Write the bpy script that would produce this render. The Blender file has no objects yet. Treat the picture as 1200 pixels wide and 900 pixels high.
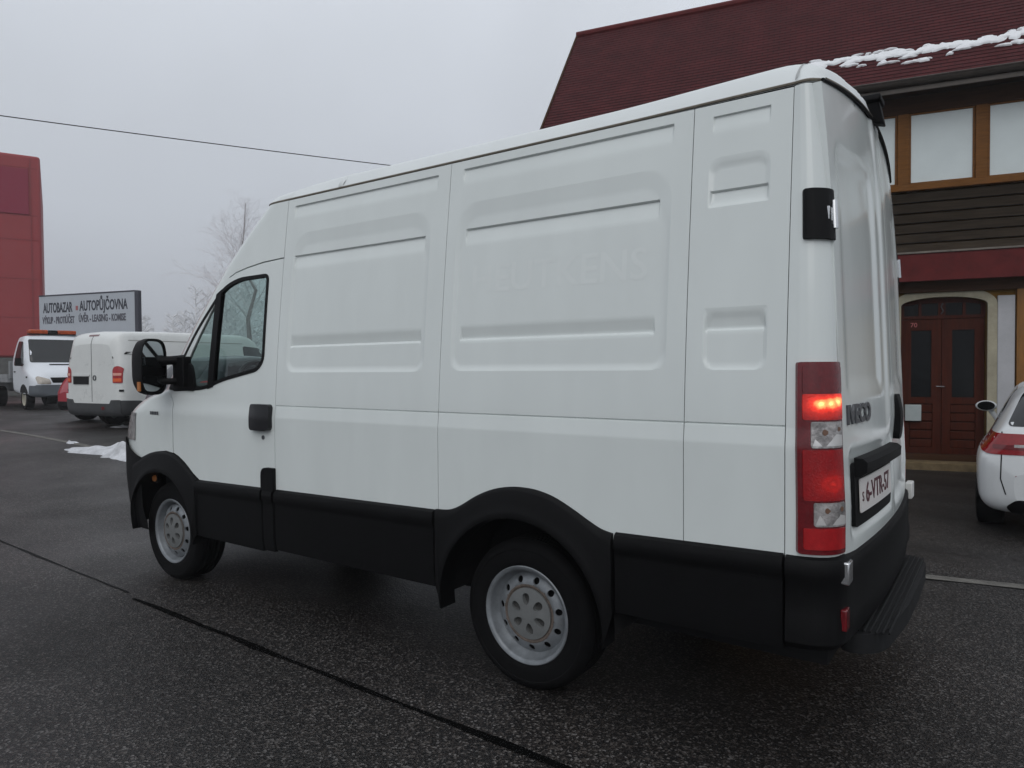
import bpy, bmesh, math, random
import numpy as np
from mathutils import Vector, Matrix, geometry
from mathutils.bvhtree import BVHTree
R_ = math.radians
random.seed(7)
S = bpy.context.scene
COL = S.collection

# ------------------------------------------------------------------ camera
CAMP = Vector((1.7989, -2.5927, 1.4673))
YAW, PIT, ROL = R_(35.2785), R_(1.2893), R_(-0.40)
cam_d = bpy.data.cameras.new("camera"); cam = bpy.data.objects.new("camera", cam_d); COL.objects.link(cam)
Fw = Vector((-math.sin(YAW)*math.cos(PIT), math.cos(YAW)*math.cos(PIT), -math.sin(PIT)))
Rt = Vector((math.cos(YAW), math.sin(YAW), 0)); Up = Rt.cross(Fw)
Rr = Rt*math.cos(ROL)+Up*math.sin(ROL); Ur = -Rt*math.sin(ROL)+Up*math.cos(ROL)
M = Matrix((Rr, Ur, -Fw)).transposed().to_4x4(); M.translation = CAMP
cam.matrix_world = M
cam_d.sensor_width = 36; cam_d.lens = 36*826.1/1200; cam_d.clip_end = 1000; cam_d.clip_start = 0.05
S.camera = cam

# ------------------------------------------------------------------ sky and sun
SUN_AZ, SUN_EL = R_(-62), R_(40)      # direction to the bright part of the cloud, seen from the van (+x right of photo, -y camera)
w = bpy.data.worlds.new("World"); S.world = w; w.use_nodes = True
nt = w.node_tree; N = nt.nodes; L = nt.links; N.clear()
out = N.new('ShaderNodeOutputWorld'); bg = N.new('ShaderNodeBackground')
sky = N.new('ShaderNodeTexSky'); sky.sky_type = 'NISHITA'; sky.sun_disc = False
sky.sun_elevation = SUN_EL; sky.sun_rotation = R_(90)-SUN_AZ; sky.dust_density = 6; sky.air_density = 1.5
hs = N.new('ShaderNodeHueSaturation'); hs.inputs['Saturation'].default_value = 0.12; hs.inputs['Value'].default_value = 0.45
L.new(sky.outputs[0], hs.inputs['Color'])
tc = N.new('ShaderNodeTexCoord'); sx = N.new('ShaderNodeSeparateXYZ'); L.new(tc.outputs['Generated'], sx.inputs[0])
rmp = N.new('ShaderNodeValToRGB'); e = rmp.color_ramp.elements
e[0].position = 0.0; e[0].color = (4.6, 4.85, 5.3, 1)
e[1].position = 1.0; e[1].color = (8.6, 9.1, 9.7, 1)
for p, c in ((0.08, (4.9, 5.25, 5.85)), (0.20, (6.1, 6.55, 7.25)), (0.45, (7.8, 8.3, 9.1))):
    q = e.new(p); q.color = c + (1,)
L.new(sx.outputs['Z'], rmp.inputs[0])
ns = N.new('ShaderNodeTexNoise'); ns.inputs['Scale'].default_value = 2.2; ns.inputs['Detail'].default_value = 3
L.new(tc.outputs['Generated'], ns.inputs['Vector'])
mr = N.new('ShaderNodeMapRange'); mr.inputs['From Min'].default_value = .3; mr.inputs['From Max'].default_value = .7
mr.inputs['To Min'].default_value = .93; mr.inputs['To Max'].default_value = 1.07; L.new(ns.outputs['Fac'], mr.inputs['Value'])
ml = N.new('ShaderNodeVectorMath'); ml.operation = 'SCALE'; L.new(rmp.outputs[0], ml.inputs[0]); L.new(mr.outputs[0], ml.inputs['Scale'])
ad = N.new('ShaderNodeMix'); ad.data_type = 'RGBA'; ad.blend_type = 'MIX'; ad.inputs['Factor'].default_value = .8
L.new(hs.outputs[0], ad.inputs['A']); L.new(ml.outputs[0], ad.inputs['B'])
L.new(ad.outputs['Result'], bg.inputs['Color']); bg.inputs['Strength'].default_value = 0.1
L.new(bg.outputs[0], out.inputs['Surface'])
sd = bpy.data.lights.new("sun", 'SUN'); sd.energy = 0.6; sd.angle = R_(50); sd.color = (1, .98, .95)
so = bpy.data.objects.new("sun", sd); COL.objects.link(so)
sv = Vector((math.cos(SUN_EL)*math.cos(SUN_AZ), math.cos(SUN_EL)*math.sin(SUN_AZ), math.sin(SUN_EL)))
so.rotation_euler = sv.to_track_quat('Z', 'Y').to_euler(); so.location = sv*50
S.view_settings.view_transform = 'Standard'; S.view_settings.look = 'None'
S.view_settings.exposure = 0.0; S.view_settings.gamma = 1
S.cycles.max_bounces = 8; S.cycles.volume_bounces = 1; S.cycles.transparent_max_bounces = 16
try: S.cycles.volume_step_rate = 4
except Exception: pass

# ------------------------------------------------------------------ materials
def mat(name, col, rough=.5, metal=0, var=0, vscale=6, bump=0, bscale=60, coat=0, spec=.4, emit=None, estr=0, alpha=None, rvar=0, stretch=None):
    m = bpy.data.materials.new(name); m.use_nodes = True
    n = m.node_tree.nodes; l = m.node_tree.links; p = n['Principled BSDF']
    p.inputs['Base Color'].default_value = (*col, 1); p.inputs['Roughness'].default_value = rough
    p.inputs['Metallic'].default_value = metal; p.inputs['Specular IOR Level'].default_value = spec
    if coat: p.inputs['Coat Weight'].default_value = coat; p.inputs['Coat Roughness'].default_value = .08
    if emit: p.inputs['Emission Color'].default_value = (*emit, 1); p.inputs['Emission Strength'].default_value = estr
    if var or bump or rvar:
        t = n.new('ShaderNodeTexCoord'); vec = t.outputs['Object']
        if stretch:
            mp = n.new('ShaderNodeMapping'); mp.inputs['Scale'].default_value = stretch; l.new(vec, mp.inputs[0]); vec = mp.outputs[0]
    if var or rvar:
        z = n.new('ShaderNodeTexNoise'); z.inputs['Scale'].default_value = vscale; z.inputs['Detail'].default_value = 6
        z.inputs['Roughness'].default_value = .65; l.new(vec, z.inputs['Vector'])
    if var:
        r = n.new('ShaderNodeMapRange'); r.inputs['From Min'].default_value = .25; r.inputs['From Max'].default_value = .75
        r.inputs['To Min'].default_value = 1-var; r.inputs['To Max'].default_value = 1+var; l.new(z.outputs['Fac'], r.inputs['Value'])
        v = n.new('ShaderNodeVectorMath'); v.operation = 'SCALE'; v.inputs[0].default_value = col
        l.new(r.outputs[0], v.inputs['Scale']); l.new(v.outputs[0], p.inputs['Base Color'])
    if rvar:
        r2 = n.new('ShaderNodeMapRange'); r2.inputs['From Min'].default_value = .3; r2.inputs['From Max'].default_value = .7
        r2.inputs['To Min'].default_value = max(.03, rough-rvar); r2.inputs['To Max'].default_value = min(1, rough+rvar)
        l.new(z.outputs['Fac'], r2.inputs['Value']); l.new(r2.outputs[0], p.inputs['Roughness'])
    if bump:
        b = n.new('ShaderNodeTexNoise'); b.inputs['Scale'].default_value = bscale; b.inputs['Detail'].default_value = 4
        l.new(vec, b.inputs['Vector']); bp = n.new('ShaderNodeBump'); bp.inputs['Strength'].default_value = bump
        bp.inputs['Distance'].default_value = .01; l.new(b.outputs['Fac'], bp.inputs['Height']); l.new(bp.outputs[0], p.inputs['Normal'])
    return m

def glass_mat(name, tint, refl=1.0):
    m = bpy.data.materials.new(name); m.use_nodes = True
    n = m.node_tree.nodes; l = m.node_tree.links; n.clear()
    o = n.new('ShaderNodeOutputMaterial'); t = n.new('ShaderNodeBsdfTransparent'); t.inputs[0].default_value = (*tint, 1)
    g = n.new('ShaderNodeBsdfGlossy'); g.inputs['Roughness'].default_value = .02; g.inputs[0].default_value = (.9*refl,)*3+(1,)
    f = n.new('ShaderNodeFresnel'); f.inputs[0].default_value = 1.5; mx = n.new('ShaderNodeMixShader')
    l.new(f.outputs[0], mx.inputs[0]); l.new(t.outputs[0], mx.inputs[1]); l.new(g.outputs[0], mx.inputs[2]); l.new(mx.outputs[0], o.inputs[0])
    return m

def asphalt_mat():
    m = bpy.data.materials.new("wet_asphalt"); m.use_nodes = True
    n = m.node_tree.nodes; l = m.node_tree.links; p = n['Principled BSDF']
    t = n.new('ShaderNodeTexCoord')
    vo = n.new('ShaderNodeTexVoronoi'); vo.inputs['Scale'].default_value = 118; l.new(t.outputs['Object'], vo.inputs['Vector'])
    sp = n.new('ShaderNodeSeparateColor'); l.new(vo.outputs['Color'], sp.inputs[0])
    cr = n.new('ShaderNodeValToRGB'); ee = cr.color_ramp.elements
    ee[0].position = 0; ee[0].color = (.007, .007, .0075, 1); ee[1].position = 1; ee[1].color = (.16, .15, .145, 1)
    for pos, c in ((.46, (.0145, .0125, .012)), (.70, (.030, .0255, .0235)), (.86, (.070, .060, .054))):
        q = ee.new(pos); q.color = c+(1,)
    l.new(sp.outputs[0], cr.inputs[0])
    big = n.new('ShaderNodeTexNoise'); big.inputs['Scale'].default_value = .55; big.inputs['Detail'].default_value = 5; l.new(t.outputs['Object'], big.inputs['Vector'])
    r = n.new('ShaderNodeMapRange'); r.inputs['From Min'].default_value = .3; r.inputs['From Max'].default_value = .7
    r.inputs['To Min'].default_value = .52; r.inputs['To Max'].default_value = .92; l.new(big.outputs['Fac'], r.inputs['Value'])
    v = n.new('ShaderNodeVectorMath'); v.operation = 'SCALE'; l.new(cr.outputs[0], v.inputs[0]); l.new(r.outputs[0], v.inputs['Scale'])
    mp = n.new('ShaderNodeMapping'); mp.inputs['Scale'].default_value = (.10, 1.5, 1); mp.inputs['Rotation'].default_value = (0, 0, R_(2)); l.new(t.outputs['Object'], mp.inputs[0])
    trk = n.new('ShaderNodeTexNoise'); trk.inputs['Scale'].default_value = .9; trk.inputs['Detail'].default_value = 4; l.new(mp.outputs[0], trk.inputs['Vector'])
    r3 = n.new('ShaderNodeMapRange'); r3.inputs['From Min'].default_value = .32; r3.inputs['From Max'].default_value = .68
    r3.inputs['To Min'].default_value = .68; r3.inputs['To Max'].default_value = 1.38; l.new(trk.outputs['Fac'], r3.inputs['Value'])
    v2 = n.new('ShaderNodeVectorMath'); v2.operation = 'SCALE'; l.new(v.outputs[0], v2.inputs[0]); l.new(r3.outputs[0], v2.inputs['Scale'])
    l.new(v2.outputs[0], p.inputs['Base Color'])
    r2 = n.new('ShaderNodeMapRange'); r2.inputs['From Min'].default_value = .3; r2.inputs['From Max'].default_value = .7
    r2.inputs['To Min'].default_value = .66; r2.inputs['To Max'].default_value = .34; l.new(big.outputs['Fac'], r2.inputs['Value'])
    l.new(r2.outputs[0], p.inputs['Roughness'])
    p.inputs['Specular IOR Level'].default_value = .33
    bp = n.new('ShaderNodeBump'); bp.inputs['Strength'].default_value = .55; bp.inputs['Distance'].default_value = .006
    l.new(vo.outputs['Distance'], bp.inputs['Height']); l.new(bp.outputs[0], p.inputs['Normal'])
    return m

def tile_mat():
    m = bpy.data.materials.new("roof_tile"); m.use_nodes = True
    n = m.node_tree.nodes; l = m.node_tree.links; p = n['Principled BSDF']
    t = n.new('ShaderNodeTexCoord'); mp = n.new('ShaderNodeMapping'); l.new(t.outputs['UV'], mp.inputs[0])
    b = n.new('ShaderNodeTexBrick'); b.inputs['Scale'].default_value = 1; b.inputs['Brick Width'].default_value = .17; b.inputs['Row Height'].default_value = .0903
    b.inputs['Mortar Size'].default_value = .014; b.inputs['Mortar Smooth'].default_value = .4
    b.inputs['Color1'].default_value = (.072, .014, .0155, 1); b.inputs['Color2'].default_value = (.060, .011, .013, 1); b.inputs['Mortar'].default_value = (.046, .0105, .012, 1)
    l.new(mp.outputs[0], b.inputs['Vector'])
    z = n.new('ShaderNodeTexNoise'); z.inputs['Scale'].default_value = 2.5; z.inputs['Detail'].default_value = 6; l.new(t.outputs['UV'], z.inputs['Vector'])
    r = n.new('ShaderNodeMapRange'); r.inputs['To Min'].default_value = .55; r.inputs['To Max'].default_value = 1.45; l.new(z.outputs['Fac'], r.inputs['Value'])
    v = n.new('ShaderNodeVectorMath'); v.operation = 'SCALE'; l.new(b.outputs['Color'], v.inputs[0]); l.new(r.outputs[0], v.inputs['Scale'])
    l.new(v.outputs[0], p.inputs['Base Color']); p.inputs['Roughness'].default_value = .7; p.inputs['Specular IOR Level'].default_value = .12
    return m

MT = dict(
    white=mat("van_white_paint", (.705, .748, .736), .18, var=.045, vscale=2.2, coat=.35, rvar=.07, stretch=(1.6, 1, .5)),
    roofw=mat("roof_white_gelcoat", (.70, .73, .73), .4, var=.05, vscale=2.5),
    black=mat("black_plastic", (.0022, .0022, .0027), .6, var=.3, vscale=9, bump=.12, bscale=240, spec=.2),
    blackg=mat("black_gloss", (.012, .012, .014), .25),
    dark=mat("dark_void", (.006, .006, .007), .9),
    dash=mat("interior_grey", (.035, .037, .04), .7, var=.2),
    liner=mat("headliner", (.22, .22, .21), .9),
    rubber=mat("tyre_rubber", (.005, .005, .0055), .8, var=.3, vscale=20, spec=.12),
    rim=mat("silver_steel", (.205, .22, .235), .42, .3, var=.3, vscale=14),
    cap=mat("grey_hub_plastic", (.15, .156, .156), .55, var=.15, vscale=20),
    rust=mat("rust_ring", (.12, .095, .08), .8, var=.5, vscale=60),
    chrome=mat("bright_metal", (.62, .63, .64), .22, .9),
    mirror=mat("mirror_glass", (.40, .43, .45), .04, 1.0),
    seal=mat("weathered_sealant", (.17, .15, .12), .8, var=.3, vscale=30),
    redd=mat("dark_red_lens", (.13, .004, .008), .12, coat=.6, var=.3, vscale=40, bump=.12, bscale=160),
    redl=mat("red_lens", (.36, .008, .011), .12, coat=.6, var=.25, vscale=40, bump=.15, bscale=160),
    redb=mat("red_lens_bright", (.62, .018, .016), .15, coat=.5, emit=(1, .05, .02), estr=.05),
    redd2=mat("estate_red_lens", (.24, .006, .010), .15, coat=.5, var=.25, vscale=30),
    bulb=mat("dim_bulb", (.16, .09, .06), .3), facet=mat("bright_facet", (.66, .65, .64), .18, .3, coat=.5),
    lit=mat("lit_brake_bulb", (.9, .15, .05), .3, emit=(1, .33, .08), estr=2.6),
    lit2=mat("lit_brake_lens", (.8, .03, .02), .2, coat=.5, emit=(1, .055, .02), estr=.35),
    clear=mat("clear_lens", (.34, .325, .32), .15, .2, coat=.6, var=.8, vscale=17, bump=.5, bscale=45),
    amber=mat("amber_lens", (.45, .16, .04), .3),
    plate=mat("plate_white", (.74, .71, .69), .4, var=.05),
    ink=mat("plate_ink", (.09, .02, .03), .5),
    badge=mat("badge_grey", (.10, .105, .115), .35, .4),
    ghost=mat("faded_lettering", (.722, .761, .750), .2, var=.03),
    glass=glass_mat("green_glass", (.60, .73, .70)),
    clearg=glass_mat("clear_glass", (.80, .87, .86)),
    dglass=mat("dark_car_glass", (.012, .014, .016), .06, spec=.6),
)

# ------------------------------------------------------------------ mesh helpers
class MB:
    def __init__(s): s.v = []; s.f = []
    def add(s, v, f):
        k = len(s.v); s.v += [tuple(map(float, p)) for p in v]; s.f += [tuple(i+k for i in q) for q in f]; return s
    def box(s, a, b, fn=None):
        x0, y0, z0 = a; x1, y1, z1 = b
        v = [(x0,y0,z0),(x1,y0,z0),(x1,y1,z0),(x0,y1,z0),(x0,y0,z1),(x1,y0,z1),(x1,y1,z1),(x0,y1,z1)]
        if fn: v = [fn(*p) for p in v]
        return s.add(v, [(0,3,2,1),(4,5,6,7),(0,1,5,4),(1,2,6,5),(2,3,7,6),(3,0,4,7)])
    def tube(s, pts, r, n=8, caps=True):
        pts = [Vector(p) for p in pts]; rs = r if isinstance(r, (list, tuple)) else [r]*len(pts)
        v = []; f = []
        up = Vector((0.12, .31, 1)).normalized()
        for i, p in enumerate(pts):
            d = (pts[min(i+1, len(pts)-1)]-pts[max(i-1, 0)]).normalized()
            a = d.cross(up)
            if a.length < .05: a = d.cross(Vector((1, 0, 0)))
            a.normalize(); b = d.cross(a)
            for k in range(n):
                t = 2*math.pi*k/n; v.append(p+(a*math.cos(t)+b*math.sin(t))*rs[i])
        for i in range(len(pts)-1):
            for k in range(n):
                f.append((i*n+k, i*n+(k+1) % n, (i+1)*n+(k+1) % n, (i+1)*n+k))
        if caps and n > 2: f.append(tuple(range(n))[::-1]); f.append(tuple((len(pts)-1)*n+k for k in range(n)))
        return s.add(v, f)
    def lathe(s, prof, c, n=48, axis='y', sgn=1):
        v = []; f = []; m = len(prof)
        for k in range(n):
            t = 2*math.pi*k/n
            for r, h in prof:
                if axis == 'y': v.append((c[0]+r*math.cos(t), c[1]+sgn*h, c[2]+r*math.sin(t)))
                else: v.append((c[0]+r*math.cos(t), c[1]+r*math.sin(t), c[2]+h))
        for k in range(n):
            for j in range(m-1): f.append((k*m+j, k*m+j+1, ((k+1) % n)*m+j+1, ((k+1) % n)*m+j))
        return s.add(v, f)
    def grid(s, fn, us, vs, keep=None):
        nv = len(vs); v = [fn(u, q) for u in us for q in vs]; f = []
        for i in range(len(us)-1):
            for j in range(nv-1):
                if keep and not keep((us[i]+us[i+1])/2, (vs[j]+vs[j+1])/2): continue
                f.append((i*nv+j, i*nv+j+1, (i+1)*nv+j+1, (i+1)*nv+j))
        return s.add(v, f)

def link(name, mb, m, parent=None, smooth=True, bevel=0, angle=35):
    me = bpy.data.meshes.new(name); me.from_pydata(mb.v, [], mb.f); me.update()
    if smooth: me.shade_smooth()
    o = bpy.data.objects.new(name, me); COL.objects.link(o)
    if m is not None: me.materials.append(m)
    if smooth:
        try: me.set_sharp_from_angle(angle=R_(angle))
        except Exception: pass
    if bevel:
        b = o.modifiers.new("bevel", 'BEVEL'); b.width = bevel; b.segments = 2; b.limit_method = 'ANGLE'; b.angle_limit = R_(40)
    if parent is not None: attach(o, parent)
    return o
def attach(o, parent):
    o.parent = parent; o.matrix_parent_inverse = Matrix.Translation(-gloc(parent)) if parent.get('_w') else Matrix.Identity(4)
def gloc(o): return Vector(o['_w']) if o.get('_w') else Vector((0, 0, 0))
def tag(o, label=None, cat=None, group=None, kind=None):
    if label: o['label'] = label
    if cat: o['category'] = cat
    if group: o['group'] = group
    if kind: o['kind'] = kind
    return o
def thing(name, label, cat, loc=(0,0,0), rz=0, world=False, group=None):
    o = bpy.data.objects.new(name, None); COL.objects.link(o); o.location = loc; o.rotation_euler = (0,0,rz)
    o.empty_display_size = .3
    tag(o, label, cat, group)
    if world: WORLD[o.name] = Vector(loc)
    return o
WORLD = {}
def attach(o, parent):
    o.parent = parent
    if parent.name in WORLD: o.matrix_parent_inverse = Matrix.Translation(-WORLD[parent.name])
# parts of a part: the parent part has an identity local matrix, so no inverse is needed
def sub(o, parent): o.parent = parent; return o

def pair(name, mb, m, parent, **k):
    """the left piece and its mirrored twin on the right, two objects"""
    return link(name, mb, m, parent, **k), link(name, mirr(mb), m, parent, **k)
def rpoly(poly, r, n=5):
    """round the corners of a polygon; r one radius or a list"""
    out = []; m = len(poly)
    for i, p in enumerate(poly):
        rr = r[i] if isinstance(r, (list, tuple)) else r
        p = np.array(p, float); a = np.array(poly[i-1], float)-p; b = np.array(poly[(i+1) % m], float)-p
        la, lb = np.linalg.norm(a), np.linalg.norm(b); rr = min(rr, la*.49, lb*.49)
        if rr < 1e-6: out.append(tuple(p)); continue
        A = p+a/la*rr; B = p+b/lb*rr
        for k in range(n+1):
            t = k/n; out.append(tuple((1-t)**2*A+2*t*(1-t)*p+t*t*B))
    return out
def rect(x0, z0, x1, z1, r=0): 
    q = [(x0,z0),(x1,z0),(x1,z1),(x0,z1)]
    return rpoly(q, r) if r else q
def circ(cx, cz, r, n=32): return [(cx+r*math.cos(2*math.pi*k/n), cz+r*math.sin(2*math.pi*k/n)) for k in range(n)]
def resample(poly, step):
    o = []
    for i, p in enumerate(poly):
        q = poly[(i+1) % len(poly)]; d = math.dist(p, q); k = max(1, int(math.ceil(d/step)))
        for j in range(k): o.append((p[0]+(q[0]-p[0])*j/k, p[1]+(q[1]-p[1])*j/k))
    return o
def inpoly(P, poly):
    x, y = P[:, 0], P[:, 1]; r = np.zeros(len(P), bool); n = len(poly)
    for i in range(n):
        x0, y0 = poly[i-1]; x1, y1 = poly[i]
        c = ((y0 > y) != (y1 > y)); 
        if y1 != y0: r ^= c & (x < (x1-x0)*(y-y0)/(y1-y0)+x0)
    return r
def fill(poly, holes=(), step=.03):
    loops = [resample(poly, step)]+[resample(h, step) for h in holes]
    v = []; ed = []
    for lp in loops:
        k = len(v); v += lp; ed += [(k+i, k+(i+1) % len(lp)) for i in range(len(lp))]
    A = np.array(loops[0]); lo, hi = A.min(0), A.max(0)
    gx = np.arange(lo[0]+step/2, hi[0], step); gz = np.arange(lo[1]+step/2, hi[1], step)
    G = np.array([(a+(.17*step if j % 2 else 0), b) for j, b in enumerate(gz) for a in gx]) if len(gx) and len(gz) else np.zeros((0, 2))
    if len(G):
        k = inpoly(G, loops[0])
        for h in loops[1:]: k &= ~inpoly(G, h)
        G = G[k]
        B = np.array(v); 
        if len(G):
            d = np.min(((G[:, None, :]-B[None])**2).sum(2), 1) if len(G)*len(B) < 2e7 else np.ones(len(G))
            G = G[d > (.45*step)**2]
    vv = [Vector(p) for p in v]+[Vector(p) for p in G]
    r = geometry.delaunay_2d_cdt(vv, ed, [], 0, 1e-7)
    V = np.array([(p.x, p.y) for p in r[0]]); T = [tuple(f) for f in r[2]]
    if not T: return V, [], []
    C = np.array([V[list(t)].mean(0) for t in T]); k = inpoly(C, loops[0])
    for h in loops[1:]: k &= ~inpoly(C, h)
    return V, [t for t, q in zip(T, k) if q], loops
def sheet(mb, poly, fn, holes=(), step=.03, thick=0, inward=None):
    """fill a 2D outline, map it to 3D by fn(u,v); with thick, turn its edges inward"""
    V, T, loops = fill(poly, holes, step)
    P = [fn(a, b) for a, b in V]; mb.add(P, T)
    if thick:
        for lp in loops:
            f = []; q = [fn(*p) for p in lp]; n = len(q)
            b = [Vector(p)+Vector(inward(*uv) if callable(inward) else inward)*thick for p, uv in zip(q, lp)]
            mb.add(q+b, [(i, (i+1) % n, n+(i+1) % n, n+i) for i in range(n)])
    return mb
def text_mesh(name, body, size, m, parent, fn, width=None, align='CENTER', bold=0, ext=.0008):
    """lettering as a thin mesh; fn maps the letter plane (x right, y up, z out) into the scene"""
    c = bpy.data.curves.new(name, 'FONT'); c.body = body; c.size = size; c.align_x = align; c.align_y = 'CENTER'
    c.extrude = ext; c.offset = bold; c.resolution_u = 3
    o = bpy.data.objects.new(name, c); COL.objects.link(o)
    dg = bpy.context.evaluated_depsgraph_get(); me = bpy.data.meshes.new_from_object(o.evaluated_get(dg))
    bpy.data.objects.remove(o); bpy.data.curves.remove(c)
    xs = [v.co.x for v in me.vertices]; k = 1
    if width and xs: k = width/(max(xs)-min(xs)); 
    for v in me.vertices: v.co = Vector(fn(v.co.x*k, v.co.y, v.co.z))
    me.shade_flat(); me.name = name; me.materials.clear(); me.materials.append(m)
    t = bpy.data.objects.new(name, me); COL.objects.link(t)
    if parent is not None: attach(t, parent)
    return t
def frange(a, b, step, keys=(), eps=.004):
    s = set(np.linspace(a, b, max(2, int(round((b-a)/step))+1)).round(5))
    for k in keys:
        for q in (k-eps, k-eps*.25, k, k+eps*.25, k+eps):
            if a < q < b: s.add(round(q, 5))
    return sorted(s)
def sstep(a, b, x):
    t = min(1, max(0, (x-a)/(b-a))); return t*t*(3-2*t)

# ------------------------------------------------------------------ ground
F2 = Vector((-math.sin(YAW), math.cos(YAW))); R2 = Vector((math.cos(YAW), math.sin(YAW)))
def latdep(x, y):
    d = Vector((x-CAMP.x, y-CAMP.y)); return d.dot(R2), d.dot(F2)
def hgt(x, y):
    la, de = latdep(x, y)
    return .30*sstep(5.5, 14, de)*sstep(-2, -6, la) - .15*sstep(1.5, 5, la)*sstep(3.6, 6.6, de)
def at(la, de, z=None):
    p = Vector((CAMP.x, CAMP.y))+R2*la+F2*de
    return Vector((p.x, p.y, hgt(p.x, p.y) if z is None else z))
def heading(la, de):
    d = R2*la+F2*de; return math.atan2(d.y, d.x)
g = MB()
us = [-320,-220,-150,-100,-70,-50]+list(np.arange(-40, 24.1, .8))+[30,40,60,100,160]
vs = [-60,-30,-16,-10]+list(np.arange(-6, 34.1, .8))+[40,50,70,100,150,220,320]
g.grid(lambda a, b: at(a, b), us, vs)
ground = link("ground", g, asphalt_mat()); tag(ground, "wet dark grey asphalt yard", "ground", kind="structure")

# ------------------------------------------------------------------ haze
hz = MB().box((-330, -90, -1.4), (120, 330, 33))
hm = bpy.data.materials.new("haze"); hm.use_nodes = True; hn = hm.node_tree.nodes; hn.clear()
ho = hn.new('ShaderNodeOutputMaterial'); hv = hn.new('ShaderNodeVolumePrincipled')
hv.inputs['Color'].default_value = (.96, .97, 1, 1); hv.inputs['Density'].default_value = .0013; hv.inputs['Anisotropy'].default_value = .2
hm.node_tree.links.new(hv.outputs[0], ho.inputs['Volume'])
haze = link("haze", hz, hm, smooth=False); tag(haze, "pale winter fog over the whole yard", "haze", kind="stuff")

# ------------------------------------------------------------------ road markings, tar joint, snow
def ribbon(name, pts, wd, m, lift=.004, wob=0):
    mb = MB(); v = []; f = []
    P = []
    for a, b in zip(pts[:-1], pts[1:]):
        a, b = Vector(a), Vector(b); n = max(1, int((b-a).length/.25))
        P += [a+(b-a)*k/n for k in range(n)]
    P.append(Vector(pts[-1]))
    for i, p in enumerate(P):
        d = (P[min(i+1, len(P)-1)]-P[max(i-1, 0)]).normalized(); n = Vector((-d.y, d.x))
        ww = wd*(1+random.uniform(-wob, wob))/2; c = p+n*random.uniform(-wob, wob)*wd*.35
        for s_ in (-1, 1):
            q = c+n*ww*s_; v.append((q.x, q.y, hgt(q.x, q.y)+lift))
    f = [(2*i, 2*i+1, 2*i+3, 2*i+2) for i in range(len(P)-1)]
    mb.add(v, f); return link(name, mb, m)
tar = mat("tar_joint", (.003, .003, .003), .9, var=.4, vscale=9, bump=.4, bscale=40, spec=.05)
tag(ribbon("tar_joint", [(-14, .03), (-5.27, -.205), (-2.95, -.285)], .019, mat("thin_tar_joint", (.012, .012, .0125), .8, var=.4, vscale=9, spec=.1), wob=.5), "thin faded tar joint in the asphalt left of the white van's front wheel", "road joint", kind="structure")
tag(ribbon("tar_joint", [(-2.80, -.330), (.43, -.405), (4, -.5)], .034, tar, wob=.5), "black tar joint crossing the asphalt in front of the white van", "road joint", kind="structure")
linep = mat("worn_white_line", (.125, .119, .107), .8, var=.6, vscale=9, bump=.5, bscale=90)
A = at(-12.6, 15.8); B = at(-10.2, 14.0); C2 = at(-7.2, 11.7); D2 = at(-5.2, 10.2)
tag(ribbon("parking_line", [A.xy, B.xy, C2.xy, D2.xy], .12, linep, wob=.1), "worn pale parking line on asphalt left of the white van", "road marking", kind="structure")
tag(ribbon("parking_line", [(-.6, 2.72), (1.296, 3.10), (1.883, 3.225), (5.5, 4.0)], .125, linep, wob=.12), "worn pale parking line on asphalt behind the rear step of the van", "road marking", kind="structure")
snowm = mat("dirty_snow", (.55, .56, .585), .85, var=.32, vscale=7, bump=1.0, bscale=22)
def heap(name, c, ra, rb, rot, h, seed, surf, lumps=16):
    rnd = random.Random(seed); mb = MB(); ph = [rnd.uniform(0, 6.28) for _ in range(6)]
    bl = [(rnd.uniform(-.7, .7), rnd.uniform(-.6, .6), rnd.uniform(.06, .24), rnd.uniform(.15, .8)) for _ in range(lumps)]
    n = 90; rings = 22; v = []; f = []
    for i in range(rings+1):
        for k in range(n):
            t = 2*math.pi*k/n; s_ = i/rings
            ed = 1+.22*math.sin(2*t+ph[0])+.16*math.sin(3*t+ph[1])+.12*math.sin(5*t+ph[2])+.08*math.sin(9*t+ph[3])+.05*math.sin(17*t+ph[4])+.04*math.sin(23*t+ph[5])
            x, y = s_*ed*math.cos(t), s_*ed*math.sin(t)
            z = h*(1-s_**2.2)*.55+h*sum(q*math.exp(-((x-a)**2+(y-b)**2)/(r*r)) for a, b, r, q in bl)*(1-s_**3)+.004-.02*(s_ > .99)
            v.append(surf(ra*x*math.cos(rot)-rb*y*math.sin(rot)+c[0], ra*x*math.sin(rot)+rb*y*math.cos(rot)+c[1], z))
    for i in range(rings):
        for k in range(n): f.append((i*n+k, i*n+(k+1) % n, (i+1)*n+(k+1) % n, (i+1)*n+k))
    mb.add(v, f); return mb
gs = lambda x, y, z: (x, y, hgt(x, y)+z)
p = at(-5.9, 10.7)
snow = link("snow_patch", heap("s", (p.x, p.y), 1.02, .42, heading(1, -.62), .125, 3, gs), snowm)
tag(snow, "low heap of dirty white snow on the asphalt in front of the white van's nose", "snow", kind="structure")
p2 = at(-7.45, 11.9); bm_ = heap("s", (p2.x, p2.y), .16, .07, 0, .04, 5, gs, 2); p2 = at(-8.1, 14.6); bm2 = heap("s", (p2.x, p2.y), .22, .12, .5, .05, 6, gs, 1)
tag(link("snow_clump", bm_, snowm), "small flat clump of snow left of the snow heap", "snow", kind="structure")
tag(link("snow_clump", bm2, snowm), "small lump of snow on the ground behind the rear bumper of the far white van", "snow", kind="structure")

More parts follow.
